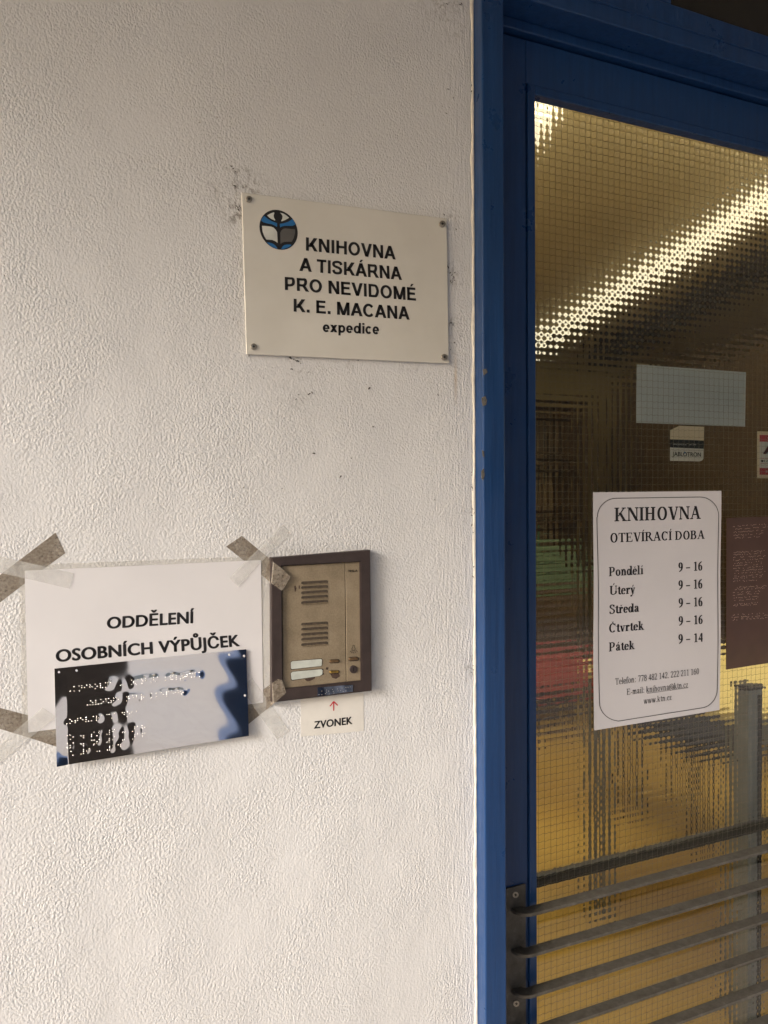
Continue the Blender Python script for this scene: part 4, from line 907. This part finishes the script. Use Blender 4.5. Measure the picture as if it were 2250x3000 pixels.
rotbox('carcass', 4.25, 2.6, .7, 2.6, .0, 2.42, RA, M['wood'], wd)
for k in range(4):
    o_ = -1.0 + .66*k; ca, sa = math.cos(rad(RA)), math.sin(rad(RA))
    lx, ly_ = -.365, o_
    rotbox('wardrobe_door', 4.25 + lx*ca - ly_*sa, 2.6 + lx*sa + ly_*ca, .025, .62, .08, 2.36, RA, M['wood'], wd, .004)
sh = thing('bookshelf', 'dark brown open bookshelf against the back of the room', 'bookshelf', (2.95, 4.0, 0))
shx0, shx1, shy = 2.0, 3.75, 3.75
for xx in (shx0, (shx0+shx1)/2, shx1): box('side_board', (xx - .015, xx + .015, shy, shy + .34, .0, 2.24), M['wood'], sh)
for i in range(6):
    for a, b in ((shx0, (shx0+shx1)/2), ((shx0+shx1)/2, shx1)): box('shelf_board', (a + .016, b - .016, shy + .005, shy + .335, .08 + .42*i, .105 + .42*i), M['wood'], sh)
box('back_board', (shx0, shx1, shy + .341, shy + .355, .0, 2.24), M['wood'], sh)
bcols = [('green', plain('green_spine', (.06, .17, .09), .5)), ('olive', plain('olive_spine', (.12, .11, .05), .5)), ('brown', plain('brown_spine', (.10, .07, .04), .5)), ('black', plain('black_spine', (.03, .028, .026), .5)), ('tan', plain('tan_spine', (.16, .12, .07), .5))]
for i in range(5):
    for a, b in ((shx0, (shx0+shx1)/2), ((shx0+shx1)/2, shx1)):
        x = a + .03
        for k in range(6):
            w = random.uniform(.05, .11); h = random.uniform(.26, .34); cn, cm = random.choice(bcols)
            if x + w > b - .03: break
            o = box('binder', (x, x + w - .004, shy + .03, shy + .30, .1055 + .42*i, .1055 + .42*i + h), cm)
            lv = ('lowest', 'second lowest', 'middle', 'second highest', 'topmost')[i]; tag(o, cn + ' binder standing upright on the ' + lv + ' loaded shelf of the dark bookshelf', 'binder', cn + ' binders on the ' + lv + ' shelf'); x += w + random.choice((0, 0, .004, .01))
gb = thing('green_crate', 'pale green crate stack in front of the dark bookshelf', 'crate', (3.1, 3.45, 0))
for i in range(2): box('crate_tier', (2.72, 3.30 - .1*i, 3.2, 3.6, .86 + .16*i, .99 + .16*i), M['green'], gb, .01)
box('crate_stand', (2.75, 3.35, 3.22, 3.58,   .007, .855), M['wood'], gb, .01)
rs = thing('red_stool', 'low stool with red fabric seat on the ochre floor', 'stool', (2.75, 2.85, 0))
box('seat', (2.45, 3.02, 2.66, 3.05, .30, .50), M['redseat'], rs, .03)
for xx in (2.54, 2.93):
    for yy in (2.76, 2.98): box('leg', (xx, xx + .03, yy, yy + .03, .006, .299), M['wood'], rs)
tb = thing('reading_table', 'pale yellow topped table with grey metal legs behind the glass', 'table', (2.2, .95, 0))
TX0, TX1, TY0, TY1 = 1.69, 2.75, .48, 1.15
box('table_top', (TX0, TX1, TY0, TY1, .86, .89), M['yellow'], tb, .003)
for xx in (TX0 + .01, TX1 - .06):
    for yy in (TY0 + .01, TY1 - .06): box('leg', (xx, xx + .045, yy, yy + .045, .006, .859), M['grey_metal'], tb, .004)
box('apron', (TX0 + .056, TX1 - .061, TY0 + .02, TY0 + .04, .78, .859), M['grey_metal'], tb)
chh = thing('black_chair', 'black upholstered chair pushed under the pale yellow table', 'chair', (2.55, 1.5, 0))
box('seat', (2.36, 2.74, 1.25, 1.68, .42, .48), M['chair'], chh, .015); box('backrest', (2.36, 2.74, 1.66, 1.71, .55, 1.0), M['chair'], chh, .015)
for xx in (2.38, 2.69):
    box('back_post', (xx, xx + .025, 1.70, 1.725, .006, .9), M['chair'], chh); box('leg', (xx, xx + .025, 1.27, 1.295, .006, .419), M['chair'], chh)
pr = thing('push_rail', 'dark steel push rail across the inside of the door glass', 'push rail', (1.12, .09, .85))
sp_ = thing('steel_post', 'grey metal post standing just inside the door glass beside the hours poster', 'post', (1.30, .16, 0))
pxa, pxb, zt = float(P(2186, 2300, .14)[0]), float(P(2226, 2300, .14)[0]), float(P(2170, 2025, .14)[2])
box('upright', (pxa, pxb, .135, .175, .012, zt), M['grey_metal'], sp_, .004); box('groove_strip', (pxb - .016, pxb - .006, .1335, .1349, .1, zt - .01), M['gap'], sp_)
box('foot', (pxa - .04, pxb + .04, .115, .20, .0065, .0118), M['grey_metal'], sp_); box('cap', (pxa - .002, pxb + .002, .133, .177, zt + .0003, zt + .008), M['beam'], sp_)
zr = float(P(1577, 2575, .10)[2])
box('rail', (.70, DX - .01, .092, .112, zr - .010, zr + .010), M['beam'], pr, .004)
for xx in (.66, DX - .04): box('bracket', (xx, xx + .04, .0765, .112, zr - .03, zr + .03), M['beam'], pr, .003)
bpy.data.objects.remove(_ob); bpy.data.curves.remove(_fo)
# far street beyond the entrance, only met in reflections
for i, (x0, x1, h_) in enumerate(((-30, -14, 7), (-12, 3, 6), (5, 22, 8))):
    t_ = thing('street_building', ['low pale building across the street with tiled gable', 'middle pale building across the street', 'taller pale building across the street'][i], 'building', ((x0+x1)/2, -36, 0))
    box('wall', (x0, x1, -40, -32, 0, h_), M['facade'], t_); box('roof', (x0 - .3, x1 + .3, -40.3, -31.7, h_ + .002, h_ + .5), M['wood'], t_)
